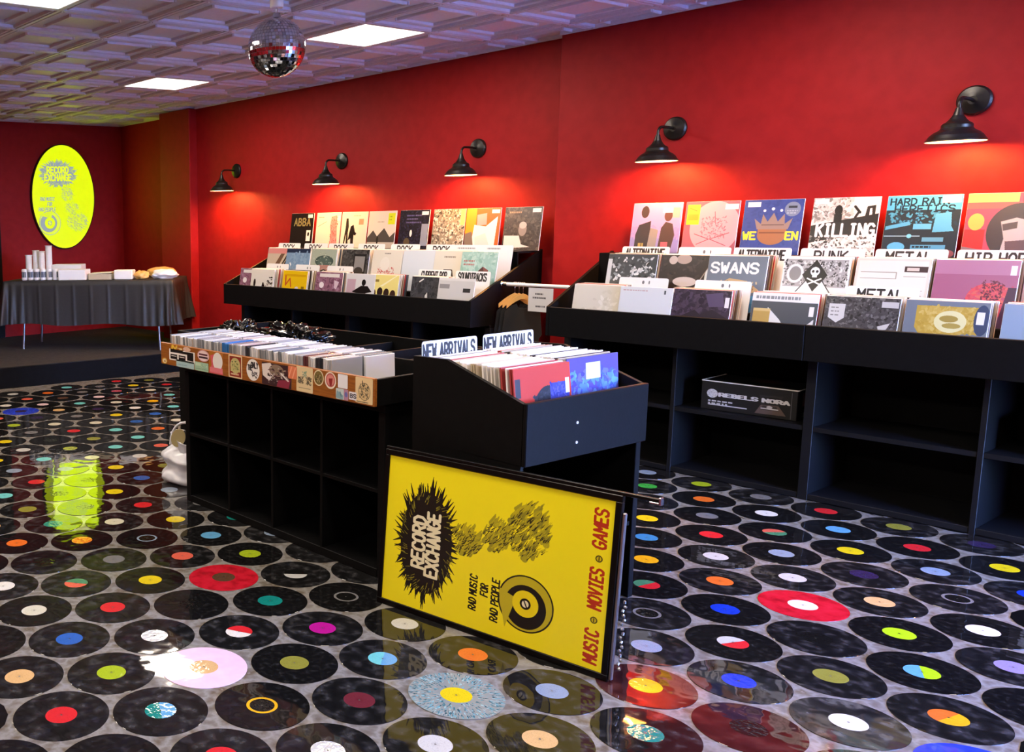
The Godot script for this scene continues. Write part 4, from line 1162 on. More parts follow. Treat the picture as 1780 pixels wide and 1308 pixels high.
func racks():
	rack(-6.99, -4.17, [-6.97, -6.27, -5.58, -4.88, -4.19], [true, false, true, false, true], "long black record rack with sloping bin beside the stage")
	rack(-3.585, 0.745, [-3.565, -2.865, -2.145, -1.425, -0.705, 0.015, 0.725], [true, false, true, false, true, false, true], "black record rack with open shelves and the metal section")
	var left_top := ["black sleeve lettered ABBA", "cream sleeve with pink figure shape", "cream sleeve with two dark figures", "grey landscape sleeve with lime sticker", "dark navy sleeve with white flame", "speckled black and white crowd sleeve", "orange sleeve with white shape", "brown sleeve with white block"]
	var lx := [-6.69, -6.335, -6.005, -5.675, -5.32, -4.965, -4.64, -4.29]
	for k in 8:
		sleeve(k, Vector3(lx[k], 1.278, -5.895), 0.0, 0.13, left_top[k] + " leaning on the display ledge", "sleeves displayed on the rack by the stage")
	var names := ["pink banded wood sleeve", "blue sleeve with dark band", "green sleeve with hat shape", "dark sleeve with grey screen", "cream sleeve with red dots", "blank pale blue card sleeve", "cream sleeve with dark loop", "teal sleeve with brown wedge"]
	var mx := [-6.58, -6.3, -5.985, -5.605, -5.25, -4.93, -4.62, -4.355]
	for k in 8:
		if k in [1, 7]:
			sleeve(8 + k, Vector3(mx[k], 0.97, -5.486), 0.0, 0.18, names[k] + " in the middle row by the stage", "sleeves in the middle row of the rack by the stage")
			continue
		file_of(8 + k, mx[k], 0.97, -5.5, 0.18, 7, names[k] + " in the middle row by the stage", " edged sleeve filed behind the " + names[k], "sleeves in the middle row of the rack by the stage")
	var fn := ["white sleeve with black curls", "yellow sleeve with purple ball", "mauve blurred sleeve", "pale sleeve with black dancer", "yellow sleeve with four dark heads", "charcoal sleeve with white hands", "light grey sleeve with small bars"]
	var fx := [-6.52, -6.08, -5.66, -5.30, -5.06, -4.62, -4.355]
	for k in 7:
		if k in [3, 6]:
			sleeve(16 + k, Vector3(fx[k], 0.79, -5.248 - (0.012 if k == 3 else 0.0)), 0.0, 0.16, fn[k] + " in the front row by the stage", "sleeves in the front row of the rack by the stage")
			continue
		file_of(16 + k, fx[k], 0.79, -5.262, 0.16, 7, fn[k] + " in the front row by the stage", " edged sleeve filed behind the " + fn[k], "sleeves in the front row of the rack by the stage")
	sleeve(18, Vector3(-6.7, 0.79, -5.275), 0.0, 0.16, "pink sleeve half hidden behind the white curl sleeve", "sleeves in the front row of the rack by the stage")
	for q in [[44, -6.63, "ROCK card behind the pink banded sleeve"], [44, -6.27, "ROCK card behind the blue dark band sleeve"], [44, -5.95, "ROCK card behind the green hat sleeve"], [44, -5.59, "ROCK card behind the grey screen sleeve"], [44, -5.22, "ROCK card behind the red dot sleeve"], [44, -4.85, "ROCK card behind the blank blue card"], [52, -4.58, "closely written card behind the dark loop sleeve"], [52, -4.36, "closely written card behind the teal sleeve"]]:
		card(q[0], Vector3(q[1], 0.968, -5.655), 0.0, 0.18, "white " + q[2])
	for q in [[53, -6.5, "tab card behind the black curl sleeve"], [53, -6.1, "tab card behind the yellow and purple sleeve"], [53, -5.7, "tab card behind the mauve sleeve"], [50, -4.70, "CURRENT POP card behind the charcoal sleeve"], [49, -4.352, "SOUNDTRACKS card behind the light grey sleeve"]]:
		card(q[0], Vector3(q[1], 0.79, -5.41), 0.0, 0.16, "white " + q[2])
	# rack with the metal section
	var rt := ["lilac sleeve with two dark figures", "pink picture disc sleeve with yellow tag", "blue sleeve lettered WEEN with brown bowl", "black and white sleeve lettered KILLING", "blue and black sleeve lettered HARD RAIN HERETICS", "red and purple sleeve with grey mask shape"]
	var tx := [-3.245, -2.91, -2.57, -2.21, -1.865, -1.53]
	for k in 6:
		sleeve(23 + k, Vector3(tx[k], 1.278, -5.80), 0.0, 0.13, rt[k] + " on the display ledge", "sleeves displayed above the metal section")
	for q in [[7, -1.17, "brown sleeve with white block"], [24, -0.82, "pink disc sleeve with yellow tag"], [3, -0.46, "grey landscape sleeve with lime sticker"], [33, -0.1, "cream ruled sleeve"], [4, 0.26, "dark navy sleeve with white flame"]]:
		sleeve(q[0], Vector3(q[1], 1.278, -5.80), 0.0, 0.13, q[2] + " on the ledge past the grey mask sleeve", "sleeves displayed at the window end of the metal rack")
	for q in [[12, -1.2, "cream sleeve with red dots"], [9, -0.85, "blue sleeve with dark band"], [15, -0.5, "teal sleeve with brown wedge"], [21, -0.15, "charcoal sleeve with white hands"], [1, 0.2, "cream sleeve with pink figure shape"]]:
		sleeve(q[0], Vector3(q[1], 0.97, -5.5), 0.0, 0.18, q[2] + " in the middle row past the sunset sleeve", "sleeves at the window end of the metal rack")
	for q in [[17, -0.86, "yellow sleeve with purple ball"], [11, -0.5, "dark sleeve with grey screen"], [22, -0.15, "light grey sleeve with small bars"], [37, 0.2, "dark purple sleeve"]]:
		sleeve(q[0], Vector3(q[1], 0.79, -5.262), 0.0, 0.16, q[2] + " in the front row past the bright stripe sleeve", "sleeves at the window end of the metal rack")
	var rm := ["black and white blotched sleeve", "dark brown sleeve with pale bars", "blue and tan sleeve lettered SWANS", "white sleeve lettered OBLITERATIONS with skull diamond", "cream sleeve with ruled boxes", "mauve and red sunset sleeve"]
	var rx := [-3.225, -2.89, -2.605, -2.215, -1.875, -1.545]
	for k in 6:
		file_of(29 + k, rx[k], 0.97, -5.5 + (0.01 if k == 2 else 0.0), 0.18, 7, rm[k] + " in the middle row", " edged sleeve filed behind the " + rm[k], "sleeves in the middle row of the metal rack")
	var rf := ["cream crinkled sleeve with red patch", "blank pale blue sleeve", "dark purple sleeve", "grey and white sleeve with gold sticker", "dark stone sleeve with white crest", "gold and blue glossy sleeve", "blue sleeve with bright stripe"]
	var rxs := [-3.295, -2.985, -2.67, -2.25, -1.905, -1.57, -1.21]
	for k in 7:
		if k == 1:
			sleeve(36, Vector3(rxs[k], 0.79, -5.25), 0.0, 0.16, rf[k] + " in the front row of the metal rack", "sleeves in the front row of the metal rack")
			continue
		file_of(35 + k, rxs[k], 0.79, -5.262, 0.16, 7, rf[k] + " in the front row of the metal rack", " edged sleeve filed behind the " + rf[k], "sleeves in the front row of the metal rack")
	for q in [[48, -3.24, "ALTERNATIVE card behind the blotched sleeve"], [53, -2.88, "tab card behind the dark brown sleeve"], [48, -2.56, "ALTERNATIVE card behind the SWANS sleeve"], [47, -2.21, "PUNK card behind the OBLITERATIONS sleeve"], [45, -1.86, "METAL card behind the ruled box sleeve"], [46, -1.52, "HIP HOP card behind the sunset sleeve"]]:
		card(q[0], Vector3(q[1], 0.968, -5.655), 0.0, 0.18, "white " + q[2])
	for q in [[53, -3.1, "tab card behind the crinkled cream sleeve"], [53, -2.64, "tab card behind the dark purple sleeve"], [45, -1.88, "METAL card behind the dark stone sleeve"]]:
		card(q[0], Vector3(q[1], 0.79, -5.41), 0.0, 0.16, "white " + q[2])

# ---------------------------------------------------------------- the island: disc rack with stickers, second bin behind it
const CASE_WORDS := {"d4d5d6": "whitish", "bfc1c3": "light grey", "9a9da0": "mid grey", "c4c6c7": "silvery", "83878b": "steel grey", "dfe0e0": "white", "6c7278": "dark grey", "2f6fb0": "blue", "33343a": "black", "b0a69d": "beige", "a8aaac": "dull grey", "5a3436": "maroon"}
func island():
	var o := Vector3(-3.405, 0, -3.0)
	var t := thing("disc_rack", "black cube shelf topped by a sticker covered disc tray", "shelf", o)
	var m: Material = M.black_wood
	var x0 := -4.14
	var x1 := -2.67
	var zf := -2.82
	var zb := -3.21
	for x in [x0, x1 - 0.038]:
		part("side_panel", span(Vector3(x, 0, zb) - o, Vector3(x + 0.038, 0.728, zf) - o, 0.002), m, t)
	part("top_panel", span(Vector3(x0, 0.728, zb) - o, Vector3(x1, 0.766, zf) - o, 0.002), m, t)
	part("bottom_panel", span(Vector3(x0 + 0.038, 0.002, zb) - o, Vector3(x1 - 0.038, 0.04, zf - 0.001) - o, 0.002), m, t)
	part("back_panel", span(Vector3(x0 + 0.038, 0.04, zb) - o, Vector3(x1 - 0.038, 0.728, zb + 0.008) - o, 0.0), m, t)
	var wch := (x1 - x0 - 0.076) / 4
	for k in range(1, 4):
		var x := x0 + 0.038 + wch * k
		part("divider", span(Vector3(x - 0.008, 0.04, zb + 0.008) - o, Vector3(x + 0.008, 0.728, zf - 0.001) - o, 0.001), m, t)
	for k in 4:
		var a := x0 + 0.038 + wch * k + (0.008 if k > 0 else 0.0)
		var b := x0 + 0.038 + wch * (k + 1) - (0.008 if k < 3 else 0.0)
		part("shelf", span(Vector3(a, 0.376, zb + 0.008) - o, Vector3(b, 0.392, zf - 0.001) - o, 0.001), m, t)
	# tray
	var bd := part("front_board", span(Vector3(-4.24, 0.767, -2.752) - o, Vector3(-2.65, 0.884, -2.735) - o, 0.002), M.oak_board, t)
	bd.set_meta("label", "brown wooden front board covered with stickers")
	part("tray_bottom", span(Vector3(-4.225, 0.767, -3.25) - o, Vector3(-2.665, 0.78, -2.752) - o, 0.0), m, t)
	part("tray_side", span(Vector3(-4.24, 0.767, -3.25) - o, Vector3(-4.225, 0.88, -2.752) - o, 0.002), m, t)
	part("tray_side", span(Vector3(-2.665, 0.767, -3.25) - o, Vector3(-2.65, 0.88, -2.752) - o, 0.002), m, t)
	part("tray_back", span(Vector3(-4.24, 0.767, -3.265) - o, Vector3(-2.65, 0.88, -3.25) - o, 0.002), m, t)
	var stickers := [["yellow letter sticker", 0, -4.086, 0.868, 0.121, 0.03, "r"], ["round gold sticker", 1, -4.204, 0.785, 0.05, 0.032, "o"], ["black and white block sticker", 2, -4.038, 0.828, 0.24, 0.06, "r"], ["round pink sticker", 3, -3.842, 0.85, 0.105, 0.06, "o"], ["pale teal sticker", 4, -4.008, 0.788, 0.165, 0.038, "r"], ["pale green sticker", 5, -3.859, 0.792, 0.12, 0.045, "r"], ["pink sticker with white oval", 6, -3.734, 0.826, 0.118, 0.11, "r"], ["red framed card sticker", 7, -3.575, 0.826, 0.108, 0.112, "r"], ["round white sticker lettered THE ONLY", 8, -3.437, 0.826, 0.1, 0.104, "o"], ["dark collage sticker", 9, -3.265, 0.822, 0.21, 0.105, "r"], ["orange striped sticker", 10, -3.152, 0.848, 0.06, 0.058, "r"], ["cream card sticker with dark drawing", 11, -3.072, 0.826, 0.108, 0.112, "r"], ["round olive sticker", 12, -2.981, 0.846, 0.064, 0.07, "o"], ["round red sticker", 13, -2.907, 0.844, 0.07, 0.074, "o"], ["plain white sticker", 14, -2.832, 0.85, 0.058, 0.06, "r"], ["blue and pink sticker", 15, -2.836, 0.794, 0.074, 0.046, "r"], ["small white sticker lettered BS", 16, -2.772, 0.796, 0.044, 0.034, "r"], ["large cream sticker with round drawing", 17, -2.708, 0.827, 0.098, 0.108, "r"], ["pale peach sticker", 18, -3.99, 0.868, 0.07, 0.025, "o"]]
	var bo := bd.position
	for q in stickers:
		var st := begin()
		var r := Rect2((q[1] % 5) * 0.2 + 0.002, (q[1] / 5) * 0.25 + 0.002, 0.196, 0.246)
		var shape := oval(q[4] / 2, q[5] / 2, 24) if q[6] == "o" else rect2(q[4], q[5], Vector2.ZERO, 0.004)
		var lift: float = 0.0006 + (0.0005 if q[1] in [3, 10, 16, 18] else 0.0)
		prism(st, shape, 0.0, lift, r)
		var s := part("sticker", st, M.sticker_print, bd, Vector3(q[2], q[3], -2.735) - o - bo)
		s.set_meta("label", q[0])
	# plastic disc cases standing in two files
	var mesh := box(Vector3(0, 0.07, 0), Vector3(0.0125, 0.14, 0.184), 0.0015).commit()
	var cols := ["d4d5d6", "bfc1c3", "9a9da0", "c4c6c7", "83878b", "dfe0e0", "6c7278", "bfc1c3", "9a9da0", "b0a69d", "a8aaac"]
	for row in 2:
		var x := -4.19
		var n := 0
		while x < -2.93:
			var c: String = cols[rng.randi() % cols.size()]
			if row == 0 and x > -3.73 and x < -3.665: c = "2f6fb0"
			if row == 0 and x > -3.545 and x < -3.515: c = "33343a"
			if row == 0 and x > -3.125 and x < -3.08: c = "5a3436"
			if row == 0 and x > -3.045 and x < -2.99: c = "33343a"
			var cs := solo("disc_case", CASE_WORDS.get(c, "grey") + [" plastic disc case in the file behind the sticker board", " plastic disc case in the rear file of the sticker tray"][row], "disc case", mesh, M["case_" + c], Vector3(x, 0.781 + rng.randf_range(0.0, 0.008), -2.862 - row * 0.197 + rng.randf_range(-0.004, 0.004)), ["disc cases in the front file of the tray", "disc cases in the rear file of the tray"][row])
			cs.rotation.z = 0.05 + 0.04 * sin(x * 9.0 + row)
			x += rng.randf_range(0.0148, 0.0175)
			n += 1
	# lower black bin standing back to back with it
	var o2 := Vector3(-3.75, 0, -3.65)
	var b := thing("empty_bin", "low empty black bin table behind the disc rack", "display table", o2)
	part("body", span(Vector3(-4.86, 0.0, -4.0) - o2, Vector3(-2.66, 0.74, -3.27) - o2, 0.003), m, b)
	for z in [-4.03, -3.29]:
		part("rim", span(Vector3(-4.88, 0.74, z) - o2, Vector3(-2.66, 0.852, z + 0.016) - o2, 0.003), m, b)
	for x in [-4.88, -2.676]:
		part("rim_end", span(Vector3(x, 0.74, -4.014) - o2, Vector3(x + 0.016, 0.852, -3.29) - o2, 0.003), m, b)
	for k in 4:
		var x := -3.76 + k * 0.27
		part("slat", span(Vector3(x, 0.74, -4.012) - o2, Vector3(x + 0.014, 0.82, -3.276) - o2, 0.002), m, b)
	var l1 := lump(Vector3(0.13, 0.085, 0.11), 0.75, 0.2, 31, 34)
	solo("crumpled_bag", "small crumpled glossy black plastic bag in the empty bin", "plastic bag", l1, M.bag_black, Vector3(-4.70, 0.742, -3.62))
	var l2 := lump(Vector3(0.24, 0.095, 0.13), 0.8, 0.2, 37, 40)
	solo("crumpled_bag", "large crumpled glossy black plastic bag in the empty bin", "plastic bag", l2, M.bag_black, Vector3(-4.15, 0.742, -3.62))

# ---------------------------------------------------------------- new arrivals bin
func arrivals_bin():
	var o := Vector3(-2.23, 0, -3.155)
	var t := thing("arrivals_bin", "black record bin on legs holding the new arrivals", "record bin", o)
	var m: Material = M.black_wood
	t.rotation.y = -0.05
	var xf := -1.955
	var xb := -2.5
	var z0 := -2.80
	var z1 := -3.51
	var side := PackedVector2Array([Vector2(xf - 0.018, 0.645), Vector2(xf - 0.018, 0.872), Vector2(-2.33, 0.99), Vector2(xb, 0.985), Vector2(xb, 0.645)])
	for z in [z0, z1 + 0.018]:
		var st := begin()
		prism(st, side, -0.018, 0.0, Rect2(0, 0, 1, 1), Transform3D(Basis(), Vector3(0, 0, z) - o))
		part("bin_side", st, m, t)
	var fp := part("front_panel", span(Vector3(xf - 0.018, 0.645, z1) - o, Vector3(xf, 0.875, z0) - o, 0.003), M.black_wood, t)
	part("bin_bottom", span(Vector3(xb, 0.65, z1 + 0.018) - o, Vector3(xf - 0.018, 0.668, z0 - 0.018) - o, 0.0), m, t)
	part("bin_back", span(Vector3(xb, 0.668, z1 + 0.018) - o, Vector3(xb + 0.018, 0.985, z0 - 0.018) - o, 0.002), m, t)
	part("centre_divider", span(Vector3(xb + 0.018, 0.668, -3.161) - o, Vector3(xf - 0.02, 0.85, -3.153) - o, 0.001), m, t)
	for y in [0.774, 0.70]:
		var s := begin()
		lathe(s, [Vector2(0.0055, 0.0), Vector2(0.0055, 0.002), Vector2(0.003, 0.004), Vector2(0, 0.0045)], 14, Transform3D(Basis(Vector3.BACK, -PI / 2), Vector3(xf, y, -3.08) - o))
		part("screw_cap", s, M.screw, fp)
	part("side_panel", span(Vector3(xb, 0.0, z0 - 0.018) - o, Vector3(xf - 0.02, 0.65, z0) - o, 0.002), m, t)
	part("side_panel", span(Vector3(xb, 0.0, z1) - o, Vector3(xf - 0.02, 0.65, z1 + 0.03) - o, 0.002), m, t)
	part("back_panel", span(Vector3(xb, 0.0, z1 + 0.03) - o, Vector3(xb + 0.012, 0.65, z0 - 0.018) - o, 0.002), m, t)
	part("shelf", span(Vector3(xb + 0.012, 0.3, z1 + 0.03) - o, Vector3(xf - 0.03, 0.318, z0 - 0.018) - o, 0.002), m, t)
	# two files of sleeves facing the shop windows
	var turn := PI / 2 - 0.05
	var put := func(x: float, y: float, z: float) -> Vector3:
		return o + Basis(Vector3.UP, -0.05) * (Vector3(x, y, z) - o)
	sleeve(42, put.call(-2.0, 0.672, -2.98), turn, 0.13, "red sleeve with dark disc at the front of the new arrivals", "sleeves in the new arrivals bin", "edge_a83a3a")
	sleeve(43, put.call(-2.05, 0.672, -3.325), turn, 0.08, "purple and blue sleeve at the front of the new arrivals", "sleeves in the new arrivals bin", "edge_3d4a5c")
	for col in 2:
		var x := -2.012 if col == 0 else -2.066
		while x > -2.425:
			var e: String = ["edge_b8b2a6", "edge_d9d6ce", "edge_efede8", "edge_c9bfae", "edge_e2ddd0", "edge_cfcac0", "edge_8c8478", "edge_bcae92", "edge_efede8", "edge_241f1e", "edge_a83a3a"][rng.randi() % 11]
			sleeve(-1, put.call(x, 0.67 + rng.randf_range(0, 0.005), (-2.98 if col == 0 else -3.325) + rng.randf_range(-0.005, 0.005)), turn, 0.125 + rng.randf_range(-0.012, 0.012), EDGE_WORDS[e] + [" edged sleeve filed behind the red disc sleeve", " edged sleeve filed behind the purple and blue sleeve"][col], "sleeves in the new arrivals bin", e, 0.0065)
			x -= rng.randf_range(0.0155, 0.021)
	card(51, put.call(-2.46, 0.67, -2.975), turn, 0.04, "white NEW ARRIVALS card behind the red disc sleeve file", 0.315, 0.372)
	card(51, put.call(-2.46, 0.67, -3.325), turn, 0.04, "white NEW ARRIVALS card behind the purple sleeve file", 0.315, 0.382)

# ---------------------------------------------------------------- yellow sign leaning against the bin
func leaning_sign():
	var a := Vector3(-2.529, 0.002, -2.636)
	var b := Vector3(-1.611, 0.002, -2.754)
	var t := thing("pavement_sign", "yellow shop sign in black frame lying sideways against the bin", "sign", (a + b) / 2)
	var x := (b - a).normalized()
	var n := x.cross(Vector3.UP).normalized()
	if n.z < 0: n = -n
	t.basis = Basis(x, Vector3.UP, n) * Basis(Vector3.RIGHT, -0.0785)
	var w := 0.925
	var h := 0.625
	var d := 0.02
	var st := begin()
	bx(st, Vector3(0, 0.011, -d / 2), Vector3(w, 0.022, d), 0.002)
	bx(st, Vector3(0, h - 0.011, -d / 2), Vector3(w, 0.022, d), 0.002)
	bx(st, Vector3(-w / 2 + 0.010, h / 2, -d / 2), Vector3(0.02, h - 0.044, d), 0.002)
	bx(st, Vector3(w / 2 - 0.011, h / 2, -d / 2), Vector3(0.022, h - 0.044, d), 0.002)
	part("frame", st, M.metal_black, t)
	var p := begin()
	var hw := w / 2 - 0.02
	var y0 := 0.022
	var y1 := h - 0.022
	face(p, [Vector3(-hw, y0, -0.006), Vector3(hw, y0, -0.006), Vector3(hw, y1, -0.006), Vector3(-hw, y1, -0.006)], Vector3.BACK, [Vector2(0, 0), Vector2(0, 1), Vector2(1, 1), Vector2(1, 0)])
	var pr := part("printed_face", p, M.poster_print, t)
	pr.set_meta("label", "yellow printed face lettered RECORD EXCHANGE")
	part("back_board", box(Vector3(0, h / 2, -0.014), Vector3(w - 0.04, h - 0.044, 0.01)), M.dark_case, t)
	var ed := begin()
	bx(ed, Vector3(w / 2 + 0.006, h * 0.46, -0.012), Vector3(0.012, h * 0.9, 0.014), 0.003)
	part("edge_strip", ed, M.galvanised, t)
	var rl := begin()
	bx(rl, Vector3(0.055, h + 0.006, -0.012), Vector3(w + 0.11, 0.012, 0.016), 0.002)
	part("leg_rail", rl, M.metal_black, t)
	var br := begin()
	bx(br, Vector3(w / 2 + 0.112, h + 0.004, -0.012), Vector3(0.008, 0.026, 0.024), 0.002)
	bx(br, Vector3(w / 2 + 0.095, h - 0.004, -0.006), Vector3(0.03, 0.006, 0.006), 0.001)
	part("rail_bracket", br, M.aluminium, t)
	var chn := begin()
	for k in 16:
		var c := Vector3(w / 2 + 0.026 + 0.004 * sin(k * 2.1), h * 0.44 - k * 0.015, -0.02)
		lathe(chn, [Vector2(0, 0.007), Vector2(0.005, 0.004), Vector2(0.005, -0.004), Vector2(0, -0.007)], 8, Transform3D(Basis(Vector3.RIGHT, k * 1.3), c))
	part("bead_chain", chn, M.galvanised, t)

# ---------------------------------------------------------------- shirts on the rod between the racks
func clothes():
	var rod := begin()
	tube(rod, [Vector3(-4.168, 1.058, -5.54), Vector3(-3.588, 1.058, -5.54)], 0.0125, 14)
	var r := solo("clothes_rod", "white clothes rod between the two record racks", "rod", rod, M.white_plastic)
	for x in [-4.16, -3.6]:
		var f := begin()
		lathe(f, [Vector2(0.02, 0.0), Vector2(0.02, 0.012), Vector2(0.014, 0.016), Vector2(0.0135, 0.05)], 16, Transform3D(Basis(Vector3.BACK, -PI / 2 if x < -4 else PI / 2), Vector3(-4.168 if x < -4 else -3.588, 1.058, -5.54)))
		part("flange", f, M.aluminium, r)
	var arch := PackedVector2Array()
	for k in 13:
		var u := -0.105 + 0.21 * k / 12.0
		arch.append(Vector2(u, 0.015 - 0.075 * pow(absf(u) / 0.105, 1.3)))
	for k in 13:
		var u := 0.105 - 0.21 * k / 12.0
		arch.append(Vector2(u * 0.985, -0.022 - 0.068 * pow(absf(u) / 0.105, 1.5)))
	var shirt := PackedVector2Array([Vector2(-0.04, -0.03), Vector2(-0.075, -0.045), Vector2(-0.115, -0.085), Vector2(-0.13, -0.24), Vector2(-0.112, -0.27), Vector2(-0.118, -0.62), Vector2(0.118, -0.62), Vector2(0.112, -0.27), Vector2(0.13, -0.24), Vector2(0.115, -0.085), Vector2(0.075, -0.045), Vector2(0.04, -0.03), Vector2(0.025, -0.06), Vector2(-0.025, -0.06)])
	var words := ["rearmost", "middle", "foremost"]
	for k in 3:
		var x: float = [-4.055, -4.022, -3.989][k]
		var z := -5.54
		var where: String = "nearest the stage side rack" if k == 0 else "between two other shirts" if k == 1 else "beside the paper notice"
		var hg := thing("coat_hanger", "pale wooden coat hanger " + where, "hanger", Vector3(x, 0.985, z), 0.64, "wooden hangers on the rod")
		var st := begin()
		prism(st, arch, -0.005, 0.005)
		part("body", st, M.hanger_wood, hg)
		var hk := begin()
		var pts := [Vector3(0, 0.01, 0), Vector3(0, 0.045, 0)]
		for q in 10:
			var a := -PI / 2 + PI * 1.25 * q / 9.0
			pts.append(Vector3(cos(a) * 0.017, 0.0735 + sin(a) * 0.0165, 0))
		tube(hk, pts, 0.0022, 8)
		part("hook", hk, M.aluminium, hg)
		var sh := begin()
		prism(sh, shirt, -0.006, 0.006)
		var so := solo("black_shirt", "black cotton shirt hanging " + where, "shirt", sh, M.cloth_black, Vector3(x, 0.958, z), "black shirts on the rod", 0.64)
	# paper notice hung from the rod
	var pn := begin()
	prism(pn, rect2(0.19, 0.16), 0.0, 0.0008, cell_rect(57))
	solo("paper_notice", "white printed paper notice hanging from the clothes rod", "notice", pn, M.card_print, Vector3(-3.84, 0.963, -5.524))

# ---------------------------------------------------------------- table in the corner of the stage
func corner_table():
	var c := Vector3(-8.97, 0.2, -4.97)
	var yaw := PI / 4
	var t := thing("folding_table", "folding table standing on the carpeted stage", "table", c, yaw)
	part("table_top", box(Vector3(0, 0.72, 0), Vector3(1.82, 0.03, 0.75), 0.005), M.white_plastic, t)
	for sx in [-1, 1]:
		for sz in [-1, 1]:
			var lg := begin()
			tube(lg, [Vector3(sx * 0.72, 0.705, sz * 0.27), Vector3(sx * 0.76, 0.0, sz * 0.3)], 0.0125, 12)
			part("leg", lg, M.galvanised, t)
	# cloth: a top and a skirt with pressed folds
	var hw := 0.925
	var hd := 0.39
	var ring := []
	var n := 150
	for side in 4:
		var la := 2.0 * (hw if side % 2 == 0 else hd)
		for k in n:
			var u := -la / 2 + la * k / n
			match side:
				0: ring.append([Vector3(u, 0, hd), Vector3(0, 0, 1), u, la / 2 - absf(u)])
				1: ring.append([Vector3(hw, 0, -u), Vector3(1, 0, 0), u + 1.7, la / 2 - absf(u)])
				2: ring.append([Vector3(-u, 0, -hd), Vector3(0, 0, -1), u + 3.1, la / 2 - absf(u)])
				3: ring.append([Vector3(-hw, 0, u), Vector3(-1, 0, 0), u + 4.9, la / 2 - absf(u)])
	var rows := []
	var top := PackedVector3Array()
	for q in ring: top.append(q[0] * 0.02 + Vector3(0, 0.742, 0))
	rows.append(top)
	top = PackedVector3Array()
	for q in ring: top.append(q[0] * 0.985 + Vector3(0, 0.742, 0))
	rows.append(top)
	for k in 10:
		var f := k / 9.0
		var row := PackedVector3Array()
		for q in ring:
			var crease := fposmod(q[2] + 0.05, 0.19) / 0.19
			var fold := 0.010 * maxf(0.0, 1.0 - absf(crease - 0.5) * 9.0)
			var corner: float = exp(-q[3] * 9.0)
			var flare := f * (0.012 + 0.06 * corner + 0.010 * sin(q[2] * 13.0) + 0.06 * corner * sin(q[2] * 75.0))
			var p: Vector3 = q[0] + q[1] * (0.004 + fold * minf(1.0, f * 4.0) + flare)
			p += (q[0] * Vector3(1, 0, 1)).normalized() * corner * f * 0.03
			p.y = 0.738 - 0.46 * f + 0.012 * sin(q[2] * 7.0) * f
			row.append(p)
		rows.append(row)
	solo("table_cloth", "black cloth with pressed folds draped over the folding table", "tablecloth", sheet(rows, true), M.table_cloth, c, "", yaw)
	var put := func(u: float, v: float) -> Vector3:
		return c + Basis(Vector3.UP, yaw) * Vector3(u, 0.744, -v)
	# sleeves of paper cups
	var hts := [0.26, 0.31, 0.30, 0.36]
	for k in 4:
		var cp := begin()
		var prof := [Vector2(0, 0), Vector2(0.032, 0)]
		var y := 0.0
		while y < hts[k] - 0.02:
			prof.append(Vector2(0.036, y + 0.012))
			prof.append(Vector2(0.0375, y + 0.013))
			prof.append(Vector2(0.0355, y + 0.015))
			y += 0.016
		prof.append(Vector2(0.041, hts[k] - 0.003))
		prof.append(Vector2(0.041, hts[k]))
		prof.append(Vector2(0.0, hts[k] - 0.004))
		lathe(cp, prof, 20)
		var at: Vector3 = put.call(-0.79 + 0.075 * k, 0.06 + 0.03 * (k % 2))
		solo("cup_stack", "stack of white paper cups " + ["farthest from the white carton", "second from the black door end", "beside the tallest cup stack", "taller than the other cup stacks"][k], "cups", cp, M.white_paper, at, "paper cup stacks on the table")
	# cans in front of them
	for k in 6:
		var cn := thing("drink_can", "small white and blue drink can beside the cup stacks", "can", put.call(-0.73 + 0.07 * k, -0.25), 0.6 * k, "drink cans on the black cloth")
		var b1 := begin()
		lathe(b1, [Vector2(0, 0.0), Vector2(0.026, 0.0), Vector2(0.033, 0.008), Vector2(0.033, 0.108), Vector2(0.027, 0.118), Vector2(0.027, 0.12), Vector2(0, 0.118)], 24)
		part("can_body", b1, M.white_plastic, cn)
		var b2 := begin()
		for s in 8:
			var a0 := TAU * s / 16.0
			face(b2, [Vector3(cos(a0) * 0.0335, 0.03, sin(a0) * 0.0335), Vector3(cos(a0 + TAU / 16) * 0.0335, 0.03, sin(a0 + TAU / 16) * 0.0335), Vector3(cos(a0 + TAU / 16) * 0.0335, 0.09, sin(a0 + TAU / 16) * 0.0335), Vector3(cos(a0) * 0.0335, 0.09, sin(a0) * 0.0335)], Vector3(cos(a0 + TAU / 32), 0, sin(a0 + TAU / 32)))
		part("blue_band", b2, M["edge_3d4a5c"], cn)
	solo("white_carton", "low white carton beside the drink cans", "carton", box(Vector3(0, 0.055, 0), Vector3(0.3, 0.11, 0.2), 0.004), M.white_paper, put.call(-0.18, -0.22), "", yaw)
	solo("tall_carton", "taller white carton lying behind the drink cans", "carton", box(Vector3(0, 0.075, 0), Vector3(0.34, 0.15, 0.18), 0.004), M.white_paper, put.call(-0.36, 0.16), "", yaw)
	var tr := thing("snack_tray", "shallow olive snack tray with a cream lid", "tray", put.call(0.115, -0.16), yaw)
	var trm := begin()
	for s in [-1, 1]:
		bx(trm, Vector3(s * 0.12, 0.03, 0), Vector3(0.01, 0.06, 0.24), 0.003)
		bx(trm, Vector3(0, 0.03, s * 0.115), Vector3(0.23, 0.06, 0.01), 0.003)
	bx(trm, Vector3(0, 0.005, 0), Vector3(0.24, 0.01, 0.23), 0.002)
	part("tray_body", trm, M["edge_bcae92"], tr)
	part("tray_lid", box(Vector3(-0.005, 0.068, 0.0), Vector3(0.25, 0.01, 0.24), 0.003, Basis(Vector3.BACK, 0.05)), M.cream_paper, tr)
	solo("bread_board", "tan flat board lying beside the white box", "board", box(Vector3(0, 0.035, 0), Vector3(0.34, 0.03, 0.2), 0.006), M.hanger_wood, put.call(0.26, 0.12), "", yaw)
